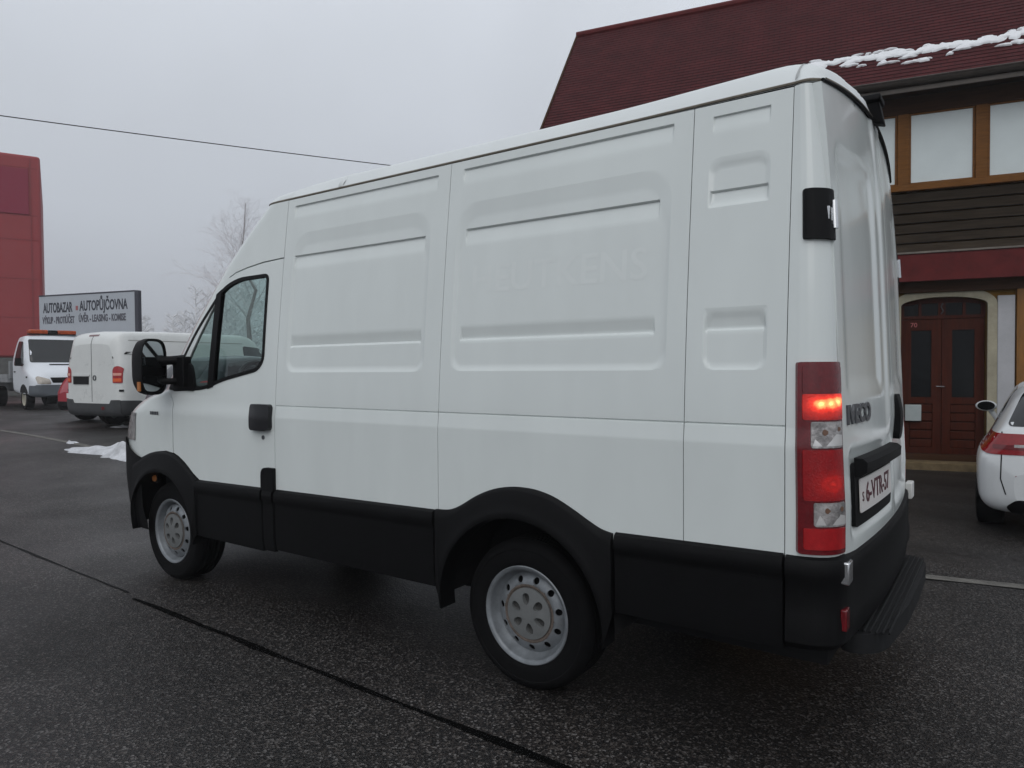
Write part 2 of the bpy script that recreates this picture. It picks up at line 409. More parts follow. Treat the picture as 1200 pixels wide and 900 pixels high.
# ================================================================== THE WHITE VAN (world coordinates, left side at y=0, rear at +x)
van = thing("delivery_van", "large white high-roof panel van with black cladding and a lit tail lamp, in the foreground", "van", (-1.4, 1, 0), world=True)
W_ = 2.0; ZG = 2.487
SIL = [(.2,-3.36),(.5,-3.45),(.7,-3.475),(.964,-3.475),(1.05,-3.458),(1.154,-3.418),(1.21,-3.345),(1.263,-3.235),(1.30,-3.09),(1.335,-2.955),(1.572,-2.791),(1.775,-2.639),(2.131,-2.326),(2.30,-2.145),(2.40,-2.03),(2.487,-1.925),(2.7,-1.7)]
GAP = [(.2,.42),(.9,.50),(1.05,.47),(1.154,.40),(1.263,.36),(1.335,.36),(1.6,.34),(2.131,.30),(2.487,.26),(2.7,.25)]
def lerp(tb, z):
    if z <= tb[0][0]: return tb[0][1]
    for (a, p), (b, q) in zip(tb[:-1], tb[1:]):
        if z <= b: return p+(q-p)*(z-a)/(b-a)
    return tb[-1][1]
def ys(z):
    y = .1146*(max(0, z-1.25)/1.22)**1.3
    if z < 1.25: y -= .0085*min(1, (1.25-z)/.066)
    if z < .5: y += .05*(.5-z)
    return y
NSE = 2.6
_c = {}
def xsa(z):
    k = round(z, 3)
    if k in _c: return _c[k]
    y0 = ys(z); b = 1-y0; a = .5; xs = 0
    for _ in range(12):
        off = -min(-a*math.sin(t)**(2/NSE)+2.036*b*(1-math.cos(t)**(2/NSE)) for t in np.linspace(.01, 1.2, 60))
        xs = lerp(SIL, z)+off; a = xs-(lerp(SIL, z)-lerp(GAP, z))
    _c[k] = (xs, a); return xs, a
def front(z, t, o=0):
    """point of the nose / windscreen slice at height z; t from 0 (left) to pi (right); o pushes outward"""
    xs, a = xsa(z); y0 = ys(z); m = t > math.pi/2; q = math.pi-t if m else t
    s_, c_ = max(0, math.sin(q)), max(0, math.cos(q))
    x = xs-(a+o)*s_**(2/NSE); y = y0-o+(1-y0+o)*(1-c_**(2/NSE))
    return (x, W_-y if m else y, z)
def ysurf(x, z):
    xs, a = xsa(z); y0 = ys(z)
    if x >= xs: return y0
    s_ = min(.995, (xs-x)/a); return y0+(1-y0)*(1-(1-s_**NSE)**(1/NSE))
def mirr(mb):
    m2 = MB(); m2.v = [(x, W_-y, z) for x, y, z in mb.v]; m2.f = [tuple(reversed(f)) for f in mb.f]; return m2
def both(mb):
    q = mirr(mb); r = MB(); r.add(mb.v, mb.f); r.add(q.v, q.f); return r
# --- pressed side panels
def rr_sd(x, z, x0, z0, x1, z1, rt, rb):
    r = rt if z > (z0+z1)/2 else rb
    cx, cz = (x0+x1)/2, (z0+z1)/2; qx = abs(x-cx)-(x1-x0)/2+r; qz = abs(z-cz)-(z1-z0)/2+r
    return math.hypot(max(qx, 0), max(qz, 0))+min(max(qx, qz), 0)-r
def ramp(t): return min(1, max(0, t))
def panel_depth(x, z, P):
    d = 0
    for (x0, z0, x1, z1, rt, rb, dep, wd) in P['rec']:
        sdv_ = -rr_sd(x, z, x0, z0, x1, z1, rt, rb); tz = (z-z0)/(z1-z0); wz = wd*(.5+1.15*ramp((tz-.72)/.2))
        d = max(d, dep*ramp(sdv_/wz))
    for (x0, x1, zt, h, dep) in P['dn']:
        e = ramp((x-x0)/.006)*ramp((x1-x)/.006)
        if z <= zt+.004: d += e*dep*max(0, 1-(zt-z)/h)*ramp((zt+.003-z)/.005)
    for (x0, x1, zb, h, dep) in P['up']:
        e = ramp((x-x0)/.008)*ramp((x1-x)/.008)
        if z >= zb-.006: d += e*dep*max(0, 1-(z-zb)/h)*ramp((z-zb+.006)/.009)
    d += .007*max(0, 1-abs(z-1.2535)/.0045)
    return d
def side_grid(x0, x1, P, zt=ZG-.004, zb=.745, arch=None):
    xk = []; zk = [1.2535, 1.25, 1.19]
    for q in P['rec']: xk += [q[0], q[2], q[0]+q[7], q[2]-q[7]]; zk += [q[1], q[3]]
    for q in P['dn']: xk += [q[0]+.003, q[1]-.003]; zk += [q[2]]
    for q in P['up']: xk += [q[0]+.003, q[1]-.003]; zk += [q[2]]
    mb = MB(); X = frange(x0, x1, .016, xk); Z = frange(zb, zt, .012, zk, .005)
    mb.grid(lambda x, z: (x, ys(z)+panel_depth(x, z, P), z), X, Z, arch)
    for xe in (x0, x1):
        mb.grid(lambda d, z: (xe, ys(z)+d, z), [0, .02], Z)
    return mb
P1 = dict(rec=[(-1.665, 1.452, -.583, 2.268, .13, .07, .0085, .045)], dn=[(-1.684, -.555, 2.436, .07, .011), (-1.652, -.622, 2.135, .075, .013)], up=[(-1.645, -.615, 1.603, .062, .013)])
P2 = dict(rec=[(-.412, 1.455, .694, 2.268, .13, .07, .0085, .045)], dn=[(-.392, .692, 2.438, .07, .011), (-.360, .642, 2.138, .075, .013)], up=[(-.365, .640, 1.606, .062, .013)])
P3 = dict(rec=[(.842, 2.075, 1.075, 2.27, .05, .01, .008, .04), (.84, 1.455, 1.08, 1.69, .01, .05, .007, .03)], dn=[(.851, 1.070, 2.432, .06, .010), (.848, 1.069, 2.138, .06, .011)], up=[(.846, 1.074, 1.608, .062, .010)])
XA, XB, XC, XD = -1.7494, -.4738, .7747, 1.1495
gp = .0017
for nm, a, b, P in (("side_panel", XA+gp, XB-gp, P1), ("side_panel", XB+gp, XC-gp, P2), ("side_panel", XC+gp, XD-gp, P3)):
    keep = lambda x, z: math.hypot(x, z-.36) > .465 or z > .93
    pair(nm, (side_grid(a, b, P, arch=keep)), MT['white'], van)
# --- faded lettering left by removed stickers
def ghost(x, y, z):
    X = .145+x; Z = 1.875+y+.006; return (X, ys(Z)+panel_depth(X, Z, P2)-.0005, Z)
text_mesh("faded_lettering", "HEUTKENS", .185, MT['ghost'], van, ghost, width=.90, bold=.002, ext=0)
# --- rear corner post and rear doors
LEAN = lambda z: -.063*max(0, (z-.95)/1.5) - .02*max(0, (z-1.9)/.6)**2
def rearx(y, z): return 1.315+.054*(1-((y-1)/.95)**2)+LEAN(z)
CP = [(XD+gp, 0), (1.20, .001), (1.235, .007), (1.262, .017), (1.285, .033), (1.302, .053), (1.312, .075), (1.3185, .105)]
def cpos(u, z, o=0):
    """u 0..1 round the left rear corner"""
    d = [0]
    for p, q in zip(CP[:-1], CP[1:]): d.append(d[-1]+math.dist(p, q))
    s_ = u*d[-1]; i = 0
    while i < len(d)-2 and s_ > d[i+1]: i += 1
    t = (s_-d[i])/(d[i+1]-d[i]); p = np.array(CP[i]); q = np.array(CP[i+1]); c = p+(q-p)*t
    tg = (np.array(CP[min(i+1, len(CP)-1)])-np.array(CP[max(i, 0)])); tg = tg/np.linalg.norm(tg)
    n = np.array((tg[1], -tg[0])); c = c+n*o
    k = ramp((c[0]-XD)/.15)
    return (c[0]+LEAN(z)*k, c[1]+ys(z)*(1-.35*u), z)
def arc(y): return .085*(1-((y-1)/.93)**2)
UU = list(np.linspace(0, 1, 29))
cm = MB().grid(lambda u, z: cpos(u, z), UU, frange(.745, ZG-.002, .03, [1.25, 1.19]))
cm.grid(lambda d, z: (XD+gp, ys(z)+d, z), [0, .02], frange(.745, ZG-.002, .03))
pair("corner_post", (cm), MT['white'], van)
def door_fn(y, z):
    d = 0
    for (a, zb, b, zt) in ((.20, .835, .955, 1.165),):
        d = max(d, .014*ramp(-rr_sd(y, z, a, zb, b, zt, .03, .03)/.03))
    d = max(d, .012*ramp(-rr_sd(y, z, .20, 1.36, .80, 2.30, .09, .05)/.06))
    d += -.010*ramp((y-.86)/.05)*ramp((z-1.15)/.1)
    return d
def rear_door(y0, y1, flip):
    f = lambda y, z: (rearx(y, z)-door_fn(W_-y if flip else y, z), y, z)
    top = [(y, ZG-.012+arc(y)) for y in np.linspace(y1, y0, 14)]
    return sheet(MB(), [(y0, .77), (y1, .77)]+top, f, step=.022, thick=.03, inward=(-1, 0, 0)), f
for a, b, fl, nm in ((.122, .996, False, "rear_door"), (1.004, 1.878, True, "rear_door")):
    m_, f_ = rear_door(a, b, fl); dr = link(nm, m_, MT['white'], van)
    if not fl: rdl, rdf = dr, f_
    else: rdr, rdf2 = dr, f_
# dark shell behind the gaps
sh = MB(); prof = [(.07, .80), (.07, 1.25), (.2, 2.46), (1.8, 2.46), (1.93, 1.25), (1.93, .80)]
for x in (-1.72, 1.15): sh.add([(x, y, z) for y, z in prof], [(0, 1, 2, 3, 4, 5)])
sh.add([(x, y, z) for x in (-1.72, 1.15) for y, z in prof], [(i, (i+1) % 6, 6+(i+1) % 6, 6+i) for i in range(6)])
sh.add([(1.15+(.10+LEAN(z))*(k), y, z) for k in (0, 1) for y, z in prof], [(i, (i+1) % 6, 6+(i+1) % 6, 6+i) for i in range(6)]+[(6, 7, 8, 9, 10, 11)])
link("cargo_shell", sh, MT['dark'], van, smooth=False)
link("underbody", MB().box((-3.35, .36, .29), (1.22, 1.64, .82)).box((-2.55, .06, .40), (-.46, .36, .76)).box((-2.55, 1.64, .40), (-.46, 1.94, .76)).box((.50, .06, .48), (1.2, .36, .80)).box((.50, 1.64, .48), (1.2, 1.94, .80)), MT['dark'], van, smooth=False)
# --- licence plate, badge, handle, hinges
def on_door(y, z, o): return (rearx(y, z)-door_fn(y, z)+o, y, z)
fr = sheet(MB(), rect(.245, .868, .905, 1.105, .03), lambda y, z: (on_door(y, z, .016)), step=.03, thick=.035, inward=(-1, 0, 0))
fr.grid(lambda t, y: (rearx(y, 1.09)+[.0, .030, .046, .044, .022, .0][int(t)], y, [1.128, 1.126, 1.112, 1.075, 1.058, 1.055][int(t)]), range(6), np.linspace(.25, .925, 12))
for y in (.25, .925): fr.add([(rearx(y, 1.09)+a, y, z) for a, z in zip([0, .03, .046, .044, .022, 0], [1.128, 1.126, 1.112, 1.075, 1.058, 1.055])], [(0, 1, 2, 3, 4, 5)])
pf = link("plate_frame", fr, MT['black'], rdl)
pf.parent = rdl; pf.matrix_parent_inverse = Matrix.Identity(4)
pl = sheet(MB(), rect(.285, .918, .855, 1.045, .012), lambda y, z: on_door(y, z, .024), step=.05, thick=.004, inward=(-1, 0, 0))
lp = link("licence_plate", pl, MT['plate'], van)
q = text_mesh("plate_lettering", "6-VTR-57", .105, MT['ink'], None, lambda x, y, z: on_door(.575+x, .981+y, .0255+z), width=.43, bold=.001); sub(q, lp)
q = text_mesh("plate_band", "S", .05, MT['ink'], None, lambda x, y, z: on_door(.318+x, .975+y, .0255+z)); sub(q, lp)
q = text_mesh("badge", "IVECO", .095, MT['badge'], None, lambda x, y, z: on_door(.345+x, 1.285+y, .004+z*4), width=.33, bold=.0035); sub(q, rdl)
hb = MB()
hd = sheet(MB(), rect(1.055, 1.13, 1.165, 1.335, .025), lambda y, z: (rearx(y, z)+.022+.012*math.sin(math.pi*(z-1.13)/.205), y, z), step=.02, thick=.05, inward=(-1, 0, 0))
o = link("door_handle", hd, MT['black'], None); sub(o, rdr)
# hinge cover that wraps the corner (upper, left) and its twin on the right
def hinge(z0, z1):
    po = [(.30, z0), (1.0, z0), (1.0, z0+.045), (.80, z0+.055), (.80, z1-.055), (1.0, z1-.045), (1.0, z1), (.30, z1)]
    return sheet(MB(), rpoly([(a*.5, b) for a, b in po], [.018, .012, .008, .012, .012, .008, .012, .018]), lambda u, z: cpos(min(1, u/.5), z, .020-.012*(abs(u/.5-.62)/.4)**2), step=.012, thick=.03, inward=lambda u, z: (-.5, .8, 0))
hk = hinge(1.915, 2.095)
pin = MB().tube([cpos(.93, 1.955, .012), cpos(.93, 2.055, .012)], .014, 12)
pin.box((1.255, .085, 1.985), (1.275, .15, 2.03))
for mb_h, pn in ((hk, pin), (mirr(hk), mirr(pin))):
    h1 = link("hinge_cover", mb_h, MT['black'], van); h2 = link("hinge_pin", pn, MT['chrome'], None); sub(h2, h1)
# lit tail lamps
def lamp_patch(u0, u1, z0, z1, o, r=.012, rt=None):
    k = .27
    return sheet(MB(), rpoly([(u0*k, z0), (u1*k, z0), (u1*k, z1), (u0*k, z1)], rt or r), lambda u, z: cpos(min(1, u/k), z, o), step=.012, thick=.02, inward=lambda u, z: (-.6, .7, 0))
def glow_mat(name, bulbs, core, rim, base, s0, s1):
    """lit lens: emission falls off with distance from its bulbs"""
    m = mat(name, base, .15, coat=.5, var=.25, vscale=40, bump=.2, bscale=150); n = m.node_tree.nodes; l = m.node_tree.links; p = n['Principled BSDF']
    tcd = n.new('ShaderNodeTexCoord'); ds = []
    for b in bulbs:
        mpn = n.new('ShaderNodeVectorMath'); mpn.operation = 'SUBTRACT'; mpn.inputs[1].default_value = b; l.new(tcd.outputs['Object'], mpn.inputs[0])
        scn = n.new('ShaderNodeVectorMath'); scn.operation = 'MULTIPLY'; scn.inputs[1].default_value = (1, 1, 1.5); l.new(mpn.outputs[0], scn.inputs[0])
        dn = n.new('ShaderNodeVectorMath'); dn.operation = 'LENGTH'; l.new(scn.outputs[0], dn.inputs[0]); ds.append(dn.outputs['Value'])
    while len(ds) > 1:
        mm = n.new('ShaderNodeMath'); mm.operation = 'SMOOTH_MIN'; mm.inputs[2].default_value = .012; l.new(ds[0], mm.inputs[0]); l.new(ds[1], mm.inputs[1]); ds = [mm.outputs[0]]+ds[2:]
    nz_ = n.new('ShaderNodeTexNoise'); nz_.inputs['Scale'].default_value = 75; l.new(tcd.outputs['Object'], nz_.inputs['Vector'])
    ma = n.new('ShaderNodeMath'); ma.operation = 'MULTIPLY_ADD'; ma.inputs[1].default_value = .022; l.new(nz_.outputs['Fac'], ma.inputs[0]); l.new(ds[0], ma.inputs[2])
    cr = n.new('ShaderNodeValToRGB'); e_ = cr.color_ramp.elements; cr.color_ramp.interpolation = 'EASE'
    e_[0].position = .012; e_[0].color = tuple(c*s0 for c in core)+(1,); e_[1].position = .10; e_[1].color = (0, 0, 0, 1)
    for p_, c in ((.028, tuple(c*s0*.35 for c in core)), (.042, tuple(c*s1 for c in rim)), (.065, tuple(c*s1*.3 for c in rim))): q_ = e_.new(p_); q_.color = c+(1,)
    l.new(ma.outputs[0], cr.inputs[0]); l.new(cr.outputs[0], p.inputs['Emission Color']); p.inputs['Emission Strength'].default_value = 1
    return m
def tail_lamp(flip):
    fx = mirr if flip else (lambda m_: m_)
    b = link("tail_lamp", fx(lamp_patch(.20, 1.0, .812, 1.482, .011 if not flip else .001)), MT['redd'], van)
    Z = lambda t: 1.472-(t-60)/790*.652
    segs = [("reflector_lens", 'redd', .28, .97, Z(180), Z(66)), ("brake_lens", 'lit2' if not flip else 'redl', .28, .97, Z(293), Z(183)), ("reversing_lens", 'clear', .40, .95, Z(410), Z(300)),
            ("fog_lens", 'fogl' if not flip else 'redl', .28, .95, Z(632), Z(418)), ("indicator_lens", 'clear', .42, .95, Z(740), Z(640)), ("lower_lens", 'redl', .28, .95, Z(838), Z(748))]
    if not flip:
        bp = lambda u, t: cpos(u, Z(t), .014)
        MT['lit2'] = glow_mat("lit_brake_lens", [bp(.56, 226), bp(.86, 217), bp(.72, 224)], (1, .42, .13), (1, .05, .02), (.5, .01, .01), 3.2, .75)
        MT['fogl'] = glow_mat("fog_lens", [bp(.70, 560)], (1, .04, .02), (1, .03, .015), (.30, .007, .010), .34, .18)
    for n_, m_, u0, u1, z0, z1 in segs: sub(link(n_, fx(lamp_patch(u0, u1, z0, z1, .0150 if not flip else .004, .010)), MT[m_], None), b)
    k = .27; bulbm, facm = MT['bulb'], MT['facet']
    for u, t, s_, m_ in ((.60, 345, .011, bulbm), (.84, 332, .008, bulbm), (.60, 672, .010, bulbm), (.84, 668, .009, bulbm)):
        sub(link("bulb", fx(sheet(MB(), circ(u*k, Z(t), s_, 14), lambda a, z: cpos(min(1, a/k), z, .0166 if not flip else .0056), step=.01)), m_, None), b)
    for po in ([(.62, 402), (.78, 352), (.92, 358), (.92, 402)], [(.42, 402), (.46, 372), (.56, 402)], [(.66, 733), (.80, 690), (.93, 700), (.93, 733)], [(.44, 733), (.50, 690), (.58, 733)]):
        sub(link("reflector_facet", fx(sheet(MB(), [(u*k, Z(t)) for u, t in po], lambda a, z: cpos(min(1, a/k), z, .0164 if not flip else .0054), step=.015)), facm, None), b)
tail_lamp(False); tail_lamp(True)
# --- roof
def zroof(d): return .088*math.sqrt(max(0, 1-(1-min(d/.16, 1))**2))+.045*(1-math.exp(-max(0, d-.04)/.35))
plan = [front(ZG, t) for t in np.linspace(.02, math.pi/2, 22)]
left = [(p[0], p[1]+.004) for p in plan[::-1]]                                  # centre of the nose -> left
left += [(x, ys(ZG)+.004) for x in np.arange(-1.70, 1.10, .06)]+[(cpos(u, ZG)[0], cpos(u, ZG)[1]+.004) for u in np.linspace(0, 1, 12)]
left += [(rearx(y, ZG), y) for y in np.linspace(.17, 1.0, 12)]
outl = left+[(x, W_-y) for x, y in left[-2:0:-1]]
OL = np.array(outl); OA = OL; OB = np.roll(OL, -1, 0)
RM = ((OA[:, 0]+OB[:, 0])/2 > 1.2) & (np.abs(OB[:, 1]-OA[:, 1]) > np.abs(OB[:, 0]-OA[:, 0]))
def edged(x, y):
    p = np.array((x, y)); ab = OB-OA; t = np.clip(((p-OA)*ab).sum(1)/(ab*ab).sum(1), 0, 1)
    dd = np.hypot(*(p-(OA+ab*t[:, None])).T); return float(np.min(dd[~RM])), float(np.min(dd[RM]))
def roof_fn(x, y):
    d, dr_ = edged(x, y); rr_ = math.sqrt(max(0, 1-(1-min(dr_/.17, 1))**2))
    rib = 0
    return (x, y, ZG+.006+arc(y)*(.35+.65*sstep(.3, 1.2, x))+zroof(d)*rr_*(.62+.38*sstep(-2.15, -1.35, x)) - .012*ramp((-1.30-x)/.01)*ramp((x+1.5)/.2)*0+rib)
rf = sheet(MB(), outl, roof_fn, step=.035, thick=.012, inward=(0, 0, -1))
roof = link("roof", rf, MT['roofw'], van, angle=60)
jb = MB()
def rpt(x, y, o): q = roof_fn(x, y); return (q[0], q[1], q[2]+o)
yy = [ys(ZG)+.004+.90*t for t in np.linspace(0.0, 1, 40)**2]
jb.grid(lambda dx, y: rpt(-1.30+dx, y, .0035-1.2*abs(dx)*.1-(.01 if abs(dx) > .019 else 0)), [-.02, -.012, 0, .012, .02], yy+[W_-y for y in yy[::-1][1:]])
sub(link("roof_joint", jb, MT['roofw'], None), roof)
jb2 = MB().grid(lambda dx, y: rpt(1.155+dx, y, .0015), [-.004, .004], yy+[W_-y for y in yy[::-1][1:]])
sub(link("roof_seam", jb2, mat("roof_seam_grey", (.38, .39, .39), .6), None), roof)
gt = MB().tube([(x, y, ZG+.001+arc(y)*(.35+.65*sstep(.3, 1.2, x))) for x, y in outl+[outl[0]]], .0062, 6, caps=False)
link("roof_gutter", gt, MT['seal'], van)
rs = MB().tube([(rearx(y, ZG)+.002, y, ZG+arc(y)-.006) for y in np.linspace(.13, 1.87, 30)], .0065, 6)
link("door_seal", rs, MT['black'], van)
# roof-edge reversing camera pod and spoiler lip
pod = MB().box((1.235, .885, 2.635), (1.325, 1.01, 2.665)).add([(1.25, .90, 2.634), (1.315, .90, 2.634), (1.315, 1.0, 2.634), (1.25, 1.0, 2.634), (1.265, .915, 2.555), (1.335, .925, 2.535), (1.335, .985, 2.535), (1.265, .985, 2.555)], [(0, 1, 2, 3), (4, 5, 6, 7), (0, 1, 5, 4), (1, 2, 6, 5), (2, 3, 7, 6), (3, 0, 4, 7)])
link("reversing_camera", pod, MT['black'], van, bevel=.008)
# --- cab side (fender, pillar, strip above the door), left and right
DOOR_TOP = [(-1.7494, 2.134), (-1.95, 2.126), (-2.111, 2.107), (-2.23, 2.085), (-2.335, 2.045), (-2.42, 1.985), (-2.50, 1.905), (-2.66, 1.735), (-2.80, 1.565), (-2.965, 1.345), (-2.905, 1.30), (-2.868, 1.245)]
ARF = [(-2.865, .905), (-2.80, .885), (-2.726, .848), (-2.675, .815), (-2.625, .781), (-2.555, .745)]
xsv = lambda z: xsa(z)[0]
nose = [(xsv(z), z) for z in (.80, .9, .964, 1.05, 1.10, 1.154, 1.21, 1.263, 1.30, 1.335, 1.45, 1.572, 1.7, 1.85, 2.0, 2.131, 2.30, 2.40, 2.484)]
g2 = .0028
cs = nose+[(-1.7494-g2, 2.484), (-1.7494-g2, 2.134+2*g2)]+[(x, z+2*g2) if i < 5 else (x-2*g2, z+g2) for i, (x, z) in enumerate(DOOR_TOP[1:])]+[(-2.868-2*g2, .905), (-2.96, .915), (-3.1, .90), (-3.2, .875), (-3.26, .84)]
sd_fn = lambda x, z: (x, ysurf(x, z)+.007*max(0, 1-abs(z-1.2535)/.005)*0, z)
pair("cab_side", (sheet(MB(), cs, sd_fn, step=.03, thick=.02, inward=(0, 1, 0))), MT['white'], van)
# nose and roof header from the same slices
TH = list(np.linspace(0, .5, 14))+list(np.linspace(.55, math.pi-.55, 30))+list(np.linspace(math.pi-.5, math.pi, 14))
ZN = frange(.80, 2.484, .028, [1.25, 1.335])
isglass = lambda z, t: 1.36 < z < 2.14 and .34 < t < math.pi-.34
nz = MB().grid(lambda z, t: front(z, t), ZN, TH, lambda z, t: not isglass(z, t))
link("front_body", nz, MT['white'], van, angle=50)
link("windscreen", MB().grid(lambda z, t: front(z, t, -.004), frange(1.34, 2.16, .04), list(np.linspace(.31, math.pi-.31, 40))), MT['clearg'], van)
for fl in (0, 1):
    fx = mirr if fl else (lambda m_: m_)
    link("headlamp", fx(MB().grid(lambda z, t: front(z, t, .006), frange(.965, 1.165, .03), list(np.linspace(.10, .62, 14)))), MT['clear'], van)
link("grille", MB().grid(lambda z, t: front(z, t, .006), frange(.96, 1.10, .03), list(np.linspace(.75, math.pi-.75, 16))), MT['black'], van)
def bump_f(s_, t):
    q = min(t, math.pi-t); zt = .848+.12*ramp(q/.35); z = .33+(zt-.33)*s_
    return front(z, t, .018-.02*(1-s_)**3)
link("front_bumper", MB().grid(bump_f, np.linspace(0, 1, 16), TH), MT['black'], van)
# --- cab doors
win = rpoly([(-1.880, 2.055), (-2.194, 2.052), (-2.33, 2.012), (-2.41, 1.955), (-2.638, 1.735), (-2.79, 1.545), (-2.925, 1.352), (-2.86, 1.325), (-2.494, 1.339), (-2.306, 1.395), (-1.935, 1.459), (-1.875, 1.52)], [.05, .12, .05, .05, .2, .2, .02, .02, .12, .12, .06, .05], 6)
dpoly = [(-1.7494+g2, .70), (-1.7494+g2, 2.134-g2)]
dpoly = [(-1.7494-0.0, .745), (-1.7494, 2.134)]+DOOR_TOP[1:]+ARF
dpoly = [(x+.0 if x > -1.75 else x, z) for x, z in dpoly]
def shrink(poly, d):
    n = len(poly); o = []
    ar = sum(poly[i-1][0]*poly[i][1]-poly[i][0]*poly[i-1][1] for i in range(n)); sg = 1 if ar > 0 else -1
    for i in range(n):
        a, b, c = np.array(poly[i-1]), np.array(poly[i]), np.array(poly[(i+1) % n])
        u = (b-a)/np.linalg.norm(b-a); v = (c-b)/np.linalg.norm(c-b)
        nn = np.array((-u[1]-v[1], u[0]+v[0])); nn = nn/max(.3, np.linalg.norm(nn)); o.append(tuple(b+nn*d*sg*1.05))
    return o
dfn = lambda x, z: (x, ysurf(x, z), z)
dmesh = sheet(MB(), shrink(dpoly, g2), dfn, holes=[win], step=.03, thick=.03, inward=(0, 1, 0))
def offs(fn, o): return lambda x, z: tuple(np.array(fn(x, z))+np.array((0, o, 0)))
wfr = sheet(MB(), win, offs(dfn, -.004), holes=[shrink(win, .021)], step=.02, thick=.025, inward=(0, 1, 0))
bar = sheet(MB(), [(-2.425, 1.96), (-2.462, 1.345), (-2.40, 1.36), (-2.365, 1.99)], offs(dfn, -.005), step=.03, thick=.03, inward=(0, 1, 0))
gl = sheet(MB(), shrink(win, .012), offs(dfn, .008), step=.06)
tri = sheet(MB(), rpoly([(-2.935, 1.335), (-2.80, 1.53), (-2.66, 1.52), (-2.60, 1.33)], [.03, .03, .1, .03]), offs(dfn, -.008), step=.03, thick=.02, inward=(0, 1, 0))
hnd = sheet(MB(), rpoly([(-1.966, 1.105), (-1.775, 1.105), (-1.775, 1.262), (-1.966, 1.262)], .03), lambda x, z: (x, ysurf(x, z)-.028-.014*math.sin(math.pi*(x+1.966)/.191), z), step=.02, thick=.04, inward=(0, 1, 0))
lck = sheet(MB(), circ(-1.86, 1.062, .013, 12), offs(dfn, -.004), step=.01, thick=.004, inward=(0, 1, 0))
lbr = sheet(MB(), rpoly([(-1.865, .748), (-1.745, .748), (-1.745, .885), (-1.865, .885)], [.005, .005, .01, .05]), offs(dfn, -.022), step=.02, thick=.03, inward=(0, 1, 0))
for fl in (0, 1):
    fx = mirr if fl else (lambda m_: m_)
    d_ = link("cab_door", fx(dmesh), MT['white'], van)
    w1 = sub(link("window_frame", fx(wfr), MT['black'], None), d_); sub(link("window_divider", fx(bar), MT['black'], None), d_)
    sub(link("window_glass", fx(gl), MT['glass'], None), d_); sub(link("mirror_mount", fx(tri), MT['black'], None), d_)
    sub(link("door_handle", fx(hnd), MT['blackg'], None), d_); sub(link("door_lock", fx(lck), MT['badge'], None), d_)
    link("hinge_block", fx(lbr), MT['black'], van)
# fender badge
bd = MB()
for k in range(5): bd.add([(-3.16+.023*k, ysurf(-3.16+.023*k, 1.165)-.003, 1.158), (-3.142+.023*k, ysurf(-3.142+.023*k, 1.165)-.003, 1.158), (-3.142+.023*k, ysurf(-3.142+.023*k, 1.165)-.003, 1.182), (-3.16+.023*k, ysurf(-3.16+.023*k, 1.165)-.003, 1.182)], [(0, 1, 2, 3)])
link("fender_badge", bd, MT['badge'], van, smooth=False)
# --- black cladding
def clad(poly, o=.016, holes=(), step=.03, name="side_cladding", lip=.05):
    """plastic strip, bevelled along its top edge"""
    tz = max(z for _, z in poly)
    return sheet(MB(), poly, lambda x, z: (x, ysurf(x, z)-o, z), holes=holes, step=step, thick=o+.02, inward=(0, 1, 0))
zt = lambda x: .775+.0155*x+.012
def strip(x0, x1, zb):
    """cladding run: rolled top strip, then a flat face a little further in"""
    prof = [(.0, 0), (.018, -.010), (.024, -.030), (.024, -.066), (.016, -.080), (.013, -.10), (.013, -.30), (.008, None)]
    mb = MB(); X = [x0, x0+.006]+list(np.linspace(x0+.02, x1-.02, 12))+[x1-.006, x1]
    def fn(x, i):
        o, dz = prof[int(i)]; e = 0 if x in (x0, x1) else 1
        z = zb if dz is None else zt(x)+dz
        return (x, ysurf(x, z)-(o if e else -.012), z)
    return mb.grid(fn, X, range(len(prof)))
for x0, x1, zb in ((-2.60, -1.868, .375), (-1.862, -1.757, .385), (-1.745, -.492, .40), (.480, 1.1515, .465)):
    pair("side_cladding", (strip(x0, x1, zb)), MT['black'], van)
RA = [(-.486, .783), (-.40, .787), (-.33, .815), (-.236, .874), (-.13, .918), (-.02, .937), (.09, .935), (.187, .913), (.28, .870), (.355, .829), (.42, .797), (.474, .788)]
def arch_strip(top, cx, cz, r, zl, zr):
    """flared plastic arch: lofted from its outer edge (top) to the round wheel opening"""
    x0, x1 = top[0][0], top[-1][0]; O = [(x0, zl+(top[0][1]-zl)*k/4) for k in range(4)]
    tp = []
    for a, b in zip(top[:-1], top[1:]): tp += [(a[0]+(b[0]-a[0])*k/4, a[1]+(b[1]-a[1])*k/4) for k in range(4)]
    tp.append(top[-1]); T = np.array(tp)
    for _ in range(3): T[1:-1] = .25*T[:-2]+.5*T[1:-1]+.25*T[2:]
    O += [tuple(p) for p in T]+[(x1, top[-1][1]+(zr-top[-1][1])*k/4) for k in range(1, 5)]
    n = len(O); I = []
    for k, (x, z) in enumerate(O):
        if k < 4: a = 186-3*k
        elif k >= n-4: a = -6+3*(n-1-k)
        else: a = 174-168*(k-4)/(n-9)
        I.append((cx+r*math.cos(R_(a)), cz+r*math.sin(R_(a))))
    prof = [(0, -.012), (0, .010), (.05, .019), (.14, .024), (.45, .028), (.75, .038), (.93, .044), (1, .040), (1.0, .02), (1.0, -.07)]
    def fn(i, j):
        (xo, zo), (xi, zi) = O[int(i)], I[int(i)]; s_, o = prof[int(j)]
        x, z = xo+(xi-xo)*s_, zo+(zi-zo)*s_; return (x, ysurf(x, z)-o, z)
    return MB().grid(fn, range(n), range(len(prof)))
FA = [(-3.40, .80), (-3.26, .852), (-3.20, .874), (-3.142, .891), (-3.05, .906), (-2.961, .910), (-2.865, .900), (-2.80, .882), (-2.726, .846), (-2.675, .812), (-2.625, .779), (-2.58, .752)]
